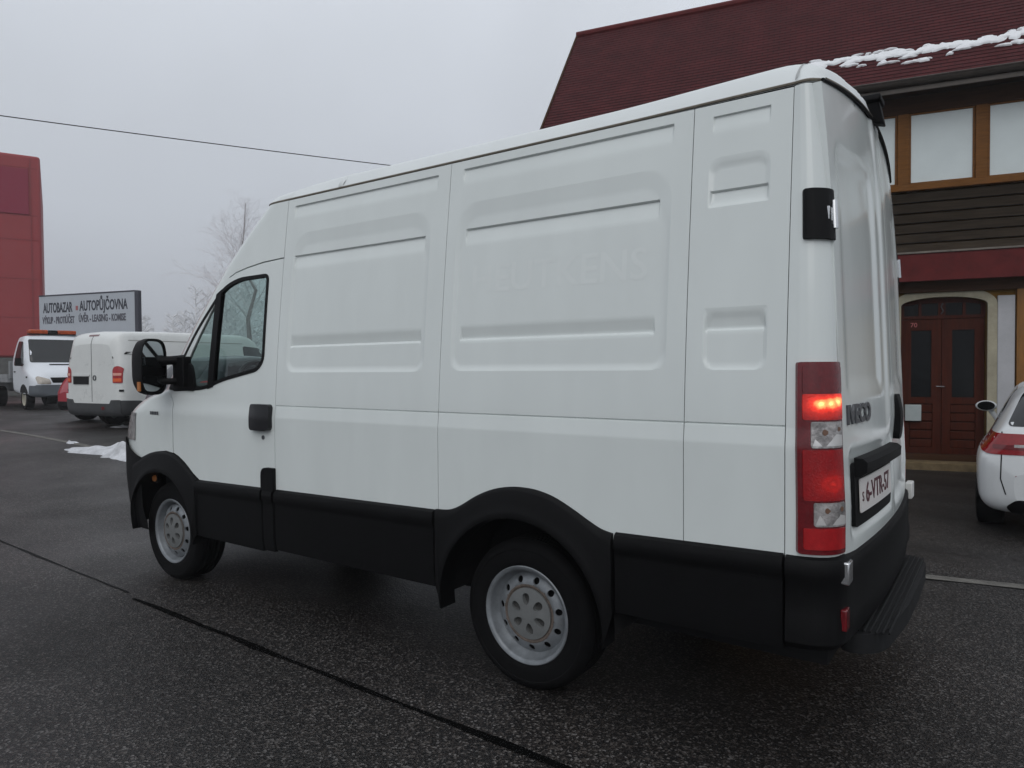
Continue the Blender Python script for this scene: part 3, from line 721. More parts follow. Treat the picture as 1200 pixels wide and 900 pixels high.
pair("wheel_arch", arch_strip(RA, 0, .355, .440, .42, .45), MT['black'], van, angle=50); pair("wheel_arch", arch_strip(FA, -3.0, .36, .405, .45, .385), MT['black'], van, angle=50)
for cx, r in ((0, .47), (-3.0, .44)):
    wl = MB()
    wl.grid(lambda t, y: (cx+r*math.cos(t), y, .36+r*math.sin(t)), list(np.linspace(0, math.pi, 24)), [.012, .40])
    wl.add([(cx+r*math.cos(t), .40, .36+r*math.sin(t)) for t in np.linspace(0, math.pi, 24)], [tuple(range(24))])
    pair("wheel_well", (wl), MT['dark'], van)
# small side marker lamp in the front arch
sub(link("side_marker", MB().lathe([(0, -.012), (.02, -.010), (.026, 0)], (-3.19, .03, .70), 14), MT['amber'], None), link("marker_mount", MB().box((-3.23, .03, .67), (-3.15, .06, .73)), MT['black'], van))
# --- rear bumper with step
def bcp(u, z, o):
    if u <= 1: return cpos(u, z, o)
    y = .105+(u-1)*(1-.105); return (rearx(y, .8)+o+LEAN(z), y, z)
bprof = [(0, .802), (.020, .795), (.028, .775), (.028, .735), (.018, .715), (.018, .60), (.024, .57), (.024, .50), (.0, .475)]
bu = [0, .02]+list(np.linspace(.08, 1, 22))+list(np.linspace(1.08, 2, 12))
def bfn(u, i):
    o, z = bprof[int(i)]; 
    if u == 0: o = -.01
    dz = 0
    if u > 1.0: 
        k = ramp((u-1)/.12); o = o*(1-.55*k) if i > 0 else o; dz = -.014*k if i < 3 else 0
    return bcp(u, z+dz, o)
def bfn2(v, i):
    if v <= 2: return bfn(v, i)
    x, y, z = bfn(4-v, i); return (x, W_-y, z)
rb = link("rear_bumper", MB().grid(bfn2, bu+[4-u for u in bu[::-1][1:]], range(len(bprof))), MT['black'], van)
stp = [(1.27, .32), (1.33, .30), (1.40, .36), (1.425, .44), (1.452, .80), (1.458, 1.20), (1.452, 1.56), (1.425, 1.64), (1.40, 1.66), (1.33, 1.70), (1.27, 1.68)]
st = sheet(MB(), rpoly(stp, .03), lambda x, y: (x, y, .455-.006*ramp((x-1.43)/.02)), step=.04, thick=.075, inward=(0, 0, -1))
for k in range(8):
    x = 1.285+.0205*k; st.box((x, .345+.012*max(0, k-5), .453), (x+.008, 1.655-.012*max(0, k-5), .464))
sub(link("step_plate", st, mat("step_plate_grey", (.010, .0105, .0115), .6, var=.3, vscale=12, spec=.3), None, bevel=.002), rb)
brk = MB().box((1.345, .045, .715), (1.375, .085, .80), lambda x, y, z: (x, y, z+.3*(y-.065)))
brk2 = MB().box((1.345, 1.77, .735), (1.372, 1.86, .83))
link("door_latch", MB().box((1.318, .052, .705), (1.350, .120, .785)), MT['chrome'], van, bevel=.006)
link("door_latch", MB().box((1.330, 1.80, .735), (1.364, 1.90, .825)), mat("pale_latch", (.62, .62, .60), .5), van, bevel=.006)
link("bumper_reflector", MB().box((1.322, .045, .545), (1.343, .10, .62)), MT['redd'], van, bevel=.004)
# --- wheels
def wheel(cx, sgn, y_out, deep):
    """sgn +1: outer face towards -y (left side)"""
    Y = lambda h: y_out+sgn*h
    R = .344; c = (cx, y_out, R-.004)
    dsc = [(.202, .012), (.196, .030), (.186, .048), (.180, .056)]
    mb = MB().lathe([(.205, .030), (.213, .016), (.222, .006), (.226, -.002), (.222, -.006), (.214, -.004), (.206, .002)]+[(.203, .008)]+dsc, c, 64, sgn=sgn)
    prof = [(.185, .056), (.178, .050), (.165, .040), (.145, .030), (.13, .028), (.12, .038), (.10, .045), (0, .045)]
    PR = np.array(prof)[::-1]
    hfn = lambda x, z: (c[0]+x, Y(float(np.interp(math.hypot(x, z), PR[:, 0], PR[:, 1]))+deep), c[2]+z)
    holes = [[(.157*math.cos(a)+.0155*math.cos(t), .157*math.sin(a)+.0155*math.sin(t)) for t in np.linspace(0, 2*math.pi, 12, endpoint=False)] for a in np.linspace(0, 2*math.pi, 11, endpoint=False)+.2]
    sheet(mb, circ(0, 0, .184, 48), hfn, holes=holes, step=.014, thick=.008, inward=(0, sgn, 0))
    if deep: mb.lathe([(.18, .056), (.184, .05+deep)], c, 48, sgn=sgn)
    rim = link("wheel", mb, MT['rim'], van)
    ty = MB().lathe([(.20, .205), (.24, .214), (.29, .218), (.322, .208), (.336, .19)]+[q for k in range(5) for q in ((R, .178-.03*k), (R, .160-.03*k), (R-.009, .158-.03*k), (R-.009, .152-.03*k))]+[(R, .03), (.336, .012), (.322, -.002), (.308, -.008), (.30, -.0085), (.297, -.006), (.26, -.009), (.235, -.004), (.222, .004), (.205, .012)], c, 72, sgn=sgn)
    sub(link("tyre", ty, MT['rubber'], None, angle=25), rim)
    sub(link("brake_drum", MB().lathe([(0, .075+deep), (.175, .075+deep), (.18, .19), (.20, .20)], c, 32, sgn=sgn), MT['dark'], None), rim)
    drops = []
    for k in range(6):
        a = R_(30+60*k+8); pts = []
        for t in np.linspace(0, 2*math.pi, 16, endpoint=False):
            rr = .068+.027*math.cos(t); wdt = .0185*math.sin(t)*(1-.28*-math.cos(t))
            pts.append((rr*math.cos(a)-wdt*math.sin(a), rr*math.sin(a)+wdt*math.cos(a)))
        drops.append(pts)
    capf = lambda x, z: (c[0]+x, Y(.012+deep+.012*(math.hypot(x, z)/.12)**2), c[2]+z)
    cp = sheet(MB(), circ(0, 0, .118, 40), capf, holes=drops, step=.012, thick=.026, inward=(0, sgn, 0))
    hc = sub(link("hub_cap", cp, MT['cap'], None), rim)
    hb_ = MB()
    for k in range(6):
        a = R_(30+60*k+8); hb_.lathe([(0, .040+deep), (.012, .040+deep), (.024, .036+deep), (.03, .03+deep)], (c[0]+.066*math.cos(a), c[1], c[2]+.066*math.sin(a)), 12, sgn=sgn)
    sub(link("wheel_nut", hb_, mat("hub_recess", (.05, .05, .048), .6), None), rim)
    rg = MB().lathe([(.117, .034+deep), (.128, .0275+deep), (.134, .0285+deep)], c, 40, sgn=sgn)
    for q in range(26):
        t = random.uniform(0, 6.28); rr = random.uniform(.125, .137); hh = random.uniform(.004, .010)
        rg.add([hfn(rr*math.cos(t+dt)*k2, rr*math.sin(t+dt)*k2) for dt, k2 in ((-hh*5, .98), (0, 1+hh*3), (hh*5, .98), (0, .95))], [(0, 1, 2, 3)])
    rg.v = [(x, y-sgn*.0016, z) for x, y, z in rg.v]
    sub(link("rust_ring", rg, MT['rust'], None), rim)
wheel(0, 1, .045, 0); wheel(-3.0, 1, .05, -.018); wheel(0, -1, W_-.045, 0); wheel(-3.0, -1, W_-.05, -.018)
# --- wing mirrors
def mirror(fl):
    fx = mirr if fl else (lambda m_: m_)
    # housing: rounded shell open towards the rear, glass facing +x
    MY, SLP = -.168, -.40
    def hp(s_, n=40):
        o = []
        for k in range(n):
            t = 2*math.pi*k/n; cx, cz = math.cos(t), math.sin(t)
            o.append((MY+.108*s_*math.copysign(abs(cx)**.55, cx), 1.485+.178*s_*math.copysign(abs(cz)**.6, cz)+.015*(cz > 0)))
        return o
    prof = [(-2.795, .90), (-2.79, .985), (-2.80, 1.0), (-2.84, 1.0), (-2.90, .95), (-2.95, .78), (-2.975, .45), (-2.98, 0.02)]
    rings = [hp(s_) for _, s_ in prof]; mb = MB(); n = 40
    mb.add([(prof[i][0]+SLP*(y-MY), y, z) for i, r in enumerate(rings) for y, z in r], [(i*n+k, i*n+(k+1) % n, (i+1)*n+(k+1) % n, (i+1)*n+k) for i in range(len(prof)-1) for k in range(n)])
    h = link("wing_mirror", fx(mb), MT['black'], van)
    mf = lambda o_: (lambda y, z: (-2.806+SLP*(y-MY)+o_, y, z))
    inn = [q for q in hp(.93)]
    up = [(y, z) for y, z in inn if z > 1.452]; lo = [(y, z) for y, z in inn if z < 1.438]
    up.sort(key=lambda p: math.atan2(p[1]-1.53, p[0]-MY)); lo.sort(key=lambda p: math.atan2(p[1]-1.35, p[0]-MY))
    sub(link("mirror_back", fx(sheet(MB(), inn, mf(-.003), step=.05)), MT['black'], None), h)
    sub(link("mirror_glass", fx(sheet(MB(), up, mf(.004), step=.05, thick=.006, inward=(-1, 0, 0))), MT['mirror'], None), h)
    sub(link("wide_angle_glass", fx(sheet(MB(), lo, lambda y, z: (mf(.004)(y, z)[0]-.35*((y-MY)**2+(z-1.37)**2)+.16*(z-1.37), y, z), step=.02)), MT['mirror'], None), h)
    sub(link("mirror_indicator", fx(MB().box((-2.795, -.282, 1.335), (-2.765, -.272, 1.395))), MT['amber'], None), h)
    ar = MB()
    for z0, z1, r in ((1.535, 1.53, .030), (1.395, 1.395, .022)):
        ar.tube([(-2.78, .03, z0), (-2.80, -.05, z0), (-2.86, -.13, z1)], [r*1.35, r, r*1.1], 10)
    ar.box((-2.82, -.030, 1.355), (-2.69, .03, 1.56))
    link("mirror_arm", fx(ar), MT['black'], van, bevel=.006)
mirror(0); mirror(1)
# --- cab interior
inb = MB().box((-1.80, .12, .45), (-1.745, 1.88, 2.46)).box((-3.2, .12, .42), (-1.78, 1.88, .50))
link("bulkhead", inb, MT['dash'], van, smooth=False)
link("headliner", MB().grid(lambda x, y: (x, y, 2.12+.05*math.sin(math.pi*(y-.12)/1.76)), [-2.42, -2.2, -2.0, -1.78], list(np.linspace(.14, 1.86, 8))), MT['liner'], van)
da = MB()
dp = [(-3.22, 1.30), (-3.10, 1.335), (-2.90, 1.35), (-2.78, 1.33), (-2.70, 1.26), (-2.68, 1.10), (-2.80, .60), (-3.2, .50)]
da.add([(x, y, z+.03*(i in (1, 2, 3) and y < .9)) for y in (.12, .35, .8, .95, 1.88) for i, (x, z) in enumerate(dp)], [(r*8+k, r*8+(k+1) % 8, (r+1)*8+(k+1) % 8, (r+1)*8+k) for r in range(4) for k in range(8)])
link("dashboard", da, MT['dash'], van)
sw = MB(); cc = Vector((-2.56, .52, 1.36)); ax = Vector((.80, 0, .60)).normalized(); b1 = Vector((0, 1, 0)); b2 = ax.cross(b1)
sw.tube([cc+(b1*math.cos(t)+b2*math.sin(t))*.20 for t in np.linspace(0, 2*math.pi, 33)], .016, 8)
for t in (R_(200), R_(-20), R_(90)): sw.tube([cc-ax*.03, cc+(b1*math.cos(t)+b2*math.sin(t))*.19], .014, 6)
sw.tube([cc-ax*.02, cc-ax*.3], .035, 8)
link("steering_wheel", sw, MT['dash'], van)
for y in (.55, 1.45):
    se = MB().box((-2.35, y-.25, .72), (-1.93, y+.25, .90)).box((-1.99, y-.24, .86), (-1.85, y+.24, 1.50)).box((-1.96, y-.12, 1.52), (-1.87, y+.12, 1.72))
    link("seat", se, MT['dash'], van, bevel=.04)

# ================================================================== THE HOUSE (local: x along the wall, y into the house, z up)
TH_ = R_(11.8)
HP = Vector((1.5, 10.4, 0))
house = thing("house", "brown timbered house with dark red tiled roof and arched front door behind the white van", "house", HP, TH_)
wood = mat("orange_brown_timber", (.155, .062, .013), .5, var=.35, vscale=5, stretch=(1, 1, 9), spec=.12)
woodd = mat("dark_brown_timber", (.05, .022, .010), .6, var=.4, vscale=5, stretch=(.6, 6, 6), spec=.12)
board = mat("weathered_dark_boards", (.060, .045, .032), .75, var=.5, vscale=4, stretch=(.5, 8, 8), bump=.3, bscale=20, spec=.12)
redp = mat("dark_red_fascia", (.105, .016, .016), .55, var=.3, vscale=5, spec=.12)
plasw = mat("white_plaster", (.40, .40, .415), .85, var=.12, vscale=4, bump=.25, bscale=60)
plasb = mat("ochre_plaster", (.16, .085, .015), .8, var=.25, vscale=4, bump=.2, bscale=50, spec=.12)
stone = mat("pale_stone_surround", (.33, .30, .22), .8, var=.25, vscale=5, bump=.3, bscale=40)
stepm = mat("worn_step_stone", (.17, .125, .07), .75, var=.45, vscale=6, bump=.4, bscale=30, spec=.12)
gutm = mat("brown_gutter", (.055, .045, .038), .4, .3, var=.3, vscale=6)
doorm = mat("red_brown_door_wood", (.050, .0095, .0035), .5, var=.4, vscale=4, stretch=(7, 7, .6), spec=.12)
blind = mat("white_roller_blind", (.64, .70, .70), .75, var=.05, vscale=3, coat=.15)
hgl = mat("dim_door_glass", (.006, .007, .008), .25, spec=.15)
U0, U1 = -6.6, 4.6
# arched wall opening
UC, UW = -.58, .58
def archline(w, spring, crown, n=18): return [(UC+w*math.cos(t), spring+(crown-spring)*math.sin(t)**1.0) for t in np.linspace(0, math.pi, n)]
opening = [(UC-UW, -.5+.52)]+archline(UW, 2.40, 2.53)[::-1]+[(UC+UW, .02)]
gl0 = -.30
wallp = [(U0, gl0), (UC-UW, gl0)]+archline(UW, 2.40, 2.53)[::-1]+[(UC+UW, gl0), (U1, gl0), (U1, 3.3), (U0, 3.3)]
link("wall", sheet(MB(), wallp, lambda u, z: (u, 0, z), step=.3, thick=.25, inward=(0, 1, 0)), plasb, house, smooth=False)
# gables, upper body
gb = MB()
for u in (U0+.25, U1-.25): gb.add([(u, -.65, 3.2), (u, -.65, 5.45), (u, 1.0, 7.9), (u, 2.7, 5.45), (u, 2.7, gl0), (u, .02, gl0), (u, .02, 3.2)], [(0, 1, 2, 3, 4, 5, 6)])
gb.add([(U0+.25, 2.7, gl0), (U1-.25, 2.7, gl0), (U1-.25, 2.7, 5.45), (U0+.25, 2.7, 5.45)], [(0, 1, 2, 3)])
link("gable_wall", gb, plasb, house, smooth=False)
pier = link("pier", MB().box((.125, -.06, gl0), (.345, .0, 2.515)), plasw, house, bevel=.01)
link("timber_post", MB().box((.36, -.09, gl0), (.47, -.003, 2.75)), mat("ochre_timber_post", (.20, .085, .012), .55, var=.3, vscale=4, stretch=(6, 6, .7)), house, bevel=.008)
link("dark_panel", MB().box((.50, -.03, .6), (1.9, -.004, 2.6)), MT['dark'], house)
link("lintel_beam", MB().box((U0, -.10, 2.60), (U1, -.003, 2.78)), woodd, house, bevel=.008)
sr = [(UC-UW-.125, gl0)]+archline(UW+.125, 2.40, 2.69)[::-1]+[(UC+UW+.125, gl0), (UC+UW, gl0)]+archline(UW, 2.40, 2.53)+[(UC-UW, gl0)]
link("door_surround", sheet(MB(), sr, lambda u, z: (u, -.045 if z > 2.3 or u < -.5 or True else 0, z), step=.06, thick=.06, inward=(0, 1, 0)), stone, house)
link("door_step", MB().box((-1.55, -.62, gl0), (.10, -.048, -.16)), stepm, house, bevel=.012)
link("door_step", MB().box((-1.40, -.30, -.158), (.02, -.05, -.035)).box((-1.157, -.049, -.158), (-.003, .28, -.035)), stepm, house, bevel=.01)
link("threshold", MB().box((-1.155, .03, -.034), (-.005, .22, .06)), woodd, house, bevel=.006)
# door: two leaves, transom with four panes
dw = .12
def leaf(u0, u1, gx0, gx1):
    fr_ = sheet(MB(), rect(u0, .065, u1, 2.19), lambda u, z: (u, dw, z), holes=[rect(gx0, .96, gx1, 2.02), rect(gx0-.02, .16, gx1+.02, .86)], step=.15, thick=.05, inward=(0, 1, 0))
    d_ = link("front_door", fr_, doorm, house, smooth=False)
    pm = MB()
    for k in range(5):
        z = .16+.14*k; pm.box((gx0-.02, dw+.012, z), (gx1+.02, dw+.04, z+.128))
    sub(link("door_panel", pm, doorm, None, bevel=.012), d_)
    sub(link("door_glass", MB().box((gx0, dw+.02, .96), (gx1, dw+.03, 2.02)), hgl, None), d_)
    return d_
dl = leaf(UC-UW+.01, UC-.004, -1.00, -.72); dr2 = leaf(UC+.004, UC+UW-.01, -.44, -.14)
hm2 = MB().tube([(-.545, dw-.003, 1.13), (-.545, dw-.05, 1.13), (-.55, dw-.055, 1.13), (-.66, dw-.05, 1.133)], .0095, 8)
sub(link("door_handle", hm2, MT['chrome'], None), dr2)
nb = link("letter_box", MB().box((-1.09, dw-.06, .58), (-.86, dw-.002, .84)), mat("pale_letter_box", (.36, .40, .40), .45, var=.1), house, bevel=.008)
q = text_mesh("house_number", "70", .10, mat("pink_number", (.5, .16, .16), .6), None, lambda x, y, z: (-.965+x, dw-.002-z, 2.105+y)); sub(q, dl)
tr = sheet(MB(), [(UC-UW+.003, 2.20), (UC+UW-.003, 2.20)]+archline(UW-.003, 2.397, 2.526), lambda u, z: (u, dw, z), holes=[[(a, 2.25), (b, 2.25), (b, 2.445), (a, 2.445 if abs(a-UC) < .4 else 2.41)] if a < UC else [(a, 2.25), (b, 2.25), (b, 2.41 if b > UC+.4 else 2.445), (a, 2.445)] for a, b in ((-1.10, -.90), (-.86, -.63), (-.53, -.30), (-.26, -.06))], step=.1, thick=.05, inward=(0, 1, 0))
tw = link("transom", tr, doorm, house, smooth=False)
sub(link("transom_glass", MB().box((-1.14, dw+.02, 2.22), (-.02, dw+.03, 2.45)), hgl, None), tw)
sub(link("transom_scroll", MB().tube([(UC-.01, dw-.005, 2.27), (UC+.015, dw-.02, 2.32), (UC-.012, dw-.02, 2.38), (UC+.01, dw-.005, 2.44)], .012, 6), MT['badge'], None), tw)
link("door_recess", MB().box((-1.16, .25, gl0), (0, .26, 2.6)), MT['dark'], house)
# canopy: red fascia, dark ceiling, coved boards, window band
link("fascia", MB().box((U0, -.36, 2.755), (U1, -.30, 3.175)), redp, house, bevel=.006)
link("canopy_ceiling", MB().box((U0, -.298, 2.79), (U1, -.002, 2.83)), woodd, house)
link("fascia_trim", MB().box((U0, -.385, 3.178), (U1, -.30, 3.205)), mat("pale_trim", (.16, .14, .12), .7, var=.4), house)
cv = MB()
for k in range(6):
    t0, t1 = k/6, (k+1)/6
    a0, a1 = .5*math.pi*(0), 0
    w0, w1 = -.31-.40*t0**1.3, -.31-.40*t1**1.3; z0, z1 = 3.205+.845*t0, 3.205+.845*t1
    th = .04+.02*(k % 2)
    cv.add([(u, w, z) for u in (U0, U1) for w, z in ((w0-.012, z0), (w1-.0, z1-.025), (w1+.05, z1-.025), (w0+.05, z0))], [(0, 1, 5, 4), (1, 2, 6, 5), (2, 3, 7, 6), (3, 0, 4, 7), (0, 3, 2, 1), (4, 5, 6, 7)])
link("coved_boards", cv, board, house, smooth=False)
link("sill_beam", MB().box((U0, -.78, 4.055), (U1, -.66, 4.155)), wood, house, bevel=.008)
link("head_beam", MB().box((U0, -.74, 5.205), (U1, -.60, 5.455)), woodd, house, bevel=.008)
posts = [-6.5, -5.3, -4.1, -3.1, -2.3, -1.21, -.22, .80, 1.80, 2.8, 3.8, 4.5]
for a, b in zip(posts[:-1], posts[1:]):
    o = link("timber_post", MB().box((b-.075, -.745, 4.157), (b+.075, -.64, 5.203)), wood, house, bevel=.006) if b < 4.4 else None
    x0, x1 = a+.077, b-.077
    wn = link("window", sheet(MB(), rect(x0, 4.157, x1, 5.203), lambda u, z: (u, -.715, z), holes=[rect(x0+.028, 4.182, x1-.028, 5.178)], step=.3, thick=.05, inward=(0, 1, 0)), wood, house, smooth=False)
    sub(link("pane", MB().box((x0+.027, -.700, 4.18), (x1-.027, -.69, 5.18)), blind, None), wn)
# roof
EZ, EW, SL = 5.575, -1.13, math.tan(R_(50.5))
RW = 1.03; RZ = EZ+(RW-EW)*SL
def roofsheet(sgn):
    mb = MB(); n = 30
    f = lambda u, t: (u, (EW+(RW-EW)*t) if sgn > 0 else (RW+(RW-EW)*(1-t)), EZ+(RZ-EZ)*t)
    rows = 38; slope = math.hypot(RW-EW, RZ-EZ)
    V = []; Fc = []; uv = []
    for k in range(rows):
        t0, t1 = k/rows, (k+1)/rows
        for u in (U0-.25, U1):
            for t, lift in ((t0, .008), (t1, .002), (t0, .0)):
                p = f(u, t); V.append((p[0], p[1]-sgn*lift*.75, p[2]+lift*.65)); uv.append((u, t*slope))
        b = k*6; Fc += [(b, b+3, b+4, b+1), (b, b+2, b+5, b+3)]
    mb.add(V, Fc); return mb, uv
tm = tile_mat()
roofs = []
for sg in (1, -1):
    mb, uv = roofsheet(sg); o = link("roof", mb, tm, house, smooth=False)
    ul = o.data.uv_layers.new(name="UVMap")
    for lp_ in o.data.loops: ul.data[lp_.index].uv = uv[lp_.vertex_index]
    roofs.append(o)
sub(link("ridge_cap", MB().tube([(u, RW, RZ+.0) for u in np.arange(U0-.27, U1, .33)], .075, 10), redp, None), roofs[0])
vb = MB()
for (a, b) in (((EW, EZ), (RW, RZ)), ((2*RW-EW, EZ), (RW, RZ))): vb.add([(u, w_, z_+dz) for u in (U0-.28, U0-.245) for w_, z_, dz in ((a[0], a[1], .04), (b[0], b[1], .04), (b[0], b[1], -.16), (a[0], a[1], -.16))], [(0, 1, 2, 3), (4, 5, 6, 7), (0, 1, 5, 4), (3, 2, 6, 7), (0, 3, 7, 4)])
sub(link("verge_board", vb, woodd, None, smooth=False), roofs[0])
link("soffit", MB().add([(U0, EW, EZ-.03), (U1, EW, EZ-.03), (U1, -.60, EZ-.10), (U0, -.60, EZ-.10)], [(0, 1, 2, 3)]).box((U0, EW+.0, EZ-.16), (U1, EW+.03, EZ-.01)), woodd, house, smooth=False)
gp_ = [(EW-.055+.07*math.cos(t), EZ-.045+.075*math.sin(t)) for t in np.linspace(math.pi, 2*math.pi, 10)]
gm = MB().add([(u, w_, z_) for u in (U0-.25, U1) for w_, z_ in gp_], [(i, i+1, 11+i, 10+i) for i in range(9)])
gm.tube([(U0-.25, EW-.125, EZ-.04), (U1, EW-.125, EZ-.04)], .014, 6)
gm.box((U0-.25, EW-.035, EZ-.19), (U1, EW-.01, EZ-.125))
link("gutter", gm, gutm, house)
sk = MB().box((-5.35, -.10, EZ+1.62), (-4.75, .28, EZ+1.70))
# snow left on the lower roof
rsn = MB(); rnd = random.Random(11)
def roofp(u, s_, h): 
    c_, n_ = math.cos(R_(50.5)), math.sin(R_(50.5)); return (u, EW+s_*c_-h*n_, EZ+s_*n_+h*c_+.03)
def blob(u, s_, ru, rs_, h, seed):
    r2 = random.Random(seed); ph = [r2.uniform(0, 6.3) for _ in range(4)]; n = 26; v = []; f = []
    for i in range(6):
        for k in range(n):
            t = 2*math.pi*k/n; q = i/5; e_ = 1+.24*math.sin(2*t+ph[0])+.20*math.sin(3*t+ph[1])+.14*math.sin(5*t+ph[2])+.10*math.sin(8*t+ph[3])
            v.append(roofp(u+ru*q*e_*math.cos(t), s_+rs_*q*e_*math.sin(t)+.10*ru*q*math.cos(t), h*math.sqrt(max(0, 1-q**2.4))-.01))
    for i in range(5):
        for k in range(n): f.append((i*n+k, i*n+(k+1) % n, (i+1)*n+(k+1) % n, (i+1)*n+k))
    rsn.add(v, f)
SNOW = []
for k in range(46):
    u = -2.42+k*.105+rnd.uniform(-.05, .05); main = .70+.05*math.sin(u*2.1)+rnd.uniform(-.05, .05)
    if rnd.random() < .93: SNOW.append((u, main, rnd.uniform(.07, .16), rnd.uniform(.045, .10)))
    if rnd.random() < .45: SNOW.append((u+rnd.uniform(-.06, .06), main-rnd.uniform(.13, .27), rnd.uniform(.04, .12), rnd.uniform(.018, .035)))
    if rnd.random() < .3: SNOW.append((u, main+rnd.uniform(.08, .13), rnd.uniform(.03, .08), rnd.uniform(.015, .03)))
for i, (u, s_, ru, rs_) in enumerate(SNOW): blob(u, s_, ru*1.15, rs_*1.15, .028, 40+i)
rs_o = link("roof_snow", rsn, mat("clean_snow", (.82, .83, .85), .8, var=.06, bump=.4, bscale=18), None); rs_o.location = HP; rs_o.rotation_euler = (0, 0, TH_)
tag(rs_o, "patchy line of white snow left on the lower edge of the red tiled roof", "snow", kind="stuff")

# ================================================================== OTHER VEHICLES (local: rear or front at x=0, x forward, y left)
def chaikin(P, n=2):
    for _ in range(n):
        Q = [P[0]]
        for a, b in zip(P[:-1], P[1:]):
            a, b = np.array(a), np.array(b); Q += [tuple(.75*a+.25*b), tuple(.25*a+.75*b)]
        P = Q+[P[-1]]
    return P
def loft(keys, sec, step=.06):
    """keys rows: x, z0, zsh, zt, w, wsh, wt"""
    K = np.array(keys, float); xs = []
    for a, b in zip(K[:-1, 0], K[1:, 0]): xs += list(np.linspace(a, b, max(2, int(math.ceil((b-a)/step))+1))[:-1])
    xs.append(K[-1, 0]); xs = np.array(xs)
    T = np.stack([np.interp(xs, K[:, 0], K[:, i]) for i in range(1, 7)], 1)
    for _ in range(2): T[1:-1] = .25*T[:-2]+.5*T[1:-1]+.25*T[2:]
    rings = []
    for x, r in zip(xs, T):
        h = chaikin(sec(*r)); ring = [(x, y, z) for y, z in h]+[(x, -y, z) for y, z in h[-2:0:-1]]; rings.append(ring)
    mb = MB(); n = len(rings[0]); V = [p for r in rings for p in r]
    Fc = [(i*n+k, i*n+(k+1) % n, (i+1)*n+(k+1) % n, (i+1)*n+k) for i in range(len(rings)-1) for k in range(n)]
    Fc += [tuple(range(n)), tuple((len(rings)-1)*n+k for k in range(n))]
    mb.add(V, Fc); return mb
def bvh(mb): return BVHTree.FromPolygons([Vector(v) for v in mb.v], mb.f)
def patch(tree, poly, side, o=.004, step=.04, thick=.012, holes=()):
    """panel cut to an outline and laid on the body; side 'l','r': poly in (x,z); 'b','f': poly in (y,z)"""
    def fn(a, b):
        if side in 'lr':
            s_ = 1 if side == 'l' else -1; org = Vector((a, 3*s_, b)); d = Vector((0, -s_, 0))
        else:
            s_ = -1 if side == 'b' else 1; org = Vector((12*s_, a, b)); d = Vector((-s_, 0, 0))
        h = tree.ray_cast(org, d)
        if h[0] is None: h = tree.find_nearest(org+d*(2.1 if side in 'lr' else 8))
        nn = h[1] if h[1].dot(d) < 0 else -h[1]
        return tuple(h[0]+nn*o)
    cen = {'l': (0, -1, 0), 'r': (0, 1, 0), 'b': (1, 0, 0), 'f': (-1, 0, 0)}[side]
    return sheet(MB(), poly, fn, holes=holes, step=step, thick=thick, inward=cen)
def vwheel(parent, x, y, R, wd, sgn, m_rim, spokes=0, z=0):
    c = (x, y, z+R-.004); s = -sgn
    mb = MB().lathe([(R*.64, .0), (R*.62, .012), (R*.60, .05), (R*.45, .06), (R*.2, .035), (0, .03)], c, 28, sgn=s)
    if spokes:
        for k in range(spokes):
            a = 2*math.pi*k/spokes
            mb.add([(c[0]+math.cos(a+d)*r, y+s*.012, c[2]+math.sin(a+d)*r) for r, d in ((R*.12, -.35), (R*.60, -.10), (R*.60, .10), (R*.12, .35))], [(0, 1, 2, 3)])
    w_ = link("wheel", mb, m_rim, parent)
    ty = MB().lathe([(R*.62, wd), (R*.9, wd), (R*.98, wd*.95), (R, wd*.85), (R, wd*.15), (R*.98, wd*.04), (R*.88, -.004), (R*.64, .0)], c, 36, sgn=s)
    sub(link("tyre", ty, MT['rubber'], None), w_); return w_
def sec_car(z0, zs, zt, w, wsh, wt):
    return [(0, z0), (w*.80, z0), (w*.97, z0+.06*(zs-z0)/.5), (w, z0+.45*(zs-z0)), (w, zs-.12*(zs-z0)), (wsh, zs), (wsh+(wt-wsh)*.5, (zs+zt)/2), (wt, zt-.045*min(1, (zt-zs)/.3)), (wt-.16, zt-.004), (0, zt+.012)]
def sec_van(z0, zs, zt, w, wsh, wt):
    return [(0, z0), (w*.86, z0), (w*.98, z0+.05), (w, z0+.3*(zs-z0)), (w, zs), (wsh, zs+.3*(zt-zs)), (wt, zt-.07), (wt-.10, zt-.006), (0, zt+.015)]
# ---- silver-white estate car by the house
au_white = mat("pearl_white_paint", (.66, .68, .69), .2, coat=.5, rvar=.05)
aud = thing("parked_car", "white estate car with a wide red tail light, parked nose-in by the house door", "car", (2.43, 5.15, hgt(2.3, 6.0)+.0), R_(88.6))
ak = [(0, .36, .62, .66, .60, .58, .45), (.03, .30, .70, .76, .74, .73, .52), (.07, .27, .80, 1.00, .83, .80, .66), (.12, .25, .84, 1.045, .875, .82, .69), (.35, .24, .88, 1.26, .905, .835, .60), (.55, .23, .89, 1.385, .915, .84, .58), (.9, .22, .89, 1.44, .925, .845, .60), (1.9, .21, .88, 1.462, .927, .85, .62), (2.5, .21, .87, 1.45, .927, .85, .61), (2.95, .21, .87, 1.37, .927, .85, .58), (3.75, .21, .86, .99, .925, .84, .60), (4.4, .22, .76, .87, .90, .78, .55), (4.8, .25, .6, .72, .78, .66, .45), (4.92, .30, .5, .6, .6, .5, .35)]
ab = loft(ak, sec_car, .05); at_ = bvh(ab)
link("body", ab, au_white, aud, angle=60)
tl1 = link("tail_light", patch(at_, rpoly([(.50, .80), (.80, .795), (.872, .83), (.868, .955), (.84, .985), (.50, .985)], [.0, .06, .03, .03, .05, 0]), 'b', .006, .025), MT['redd2'], aud)
sub(link("light_strip", patch(at_, rect(.52, .845, .76, .885, .01), 'b', .010, .03), MT['redd'], None), tl1)
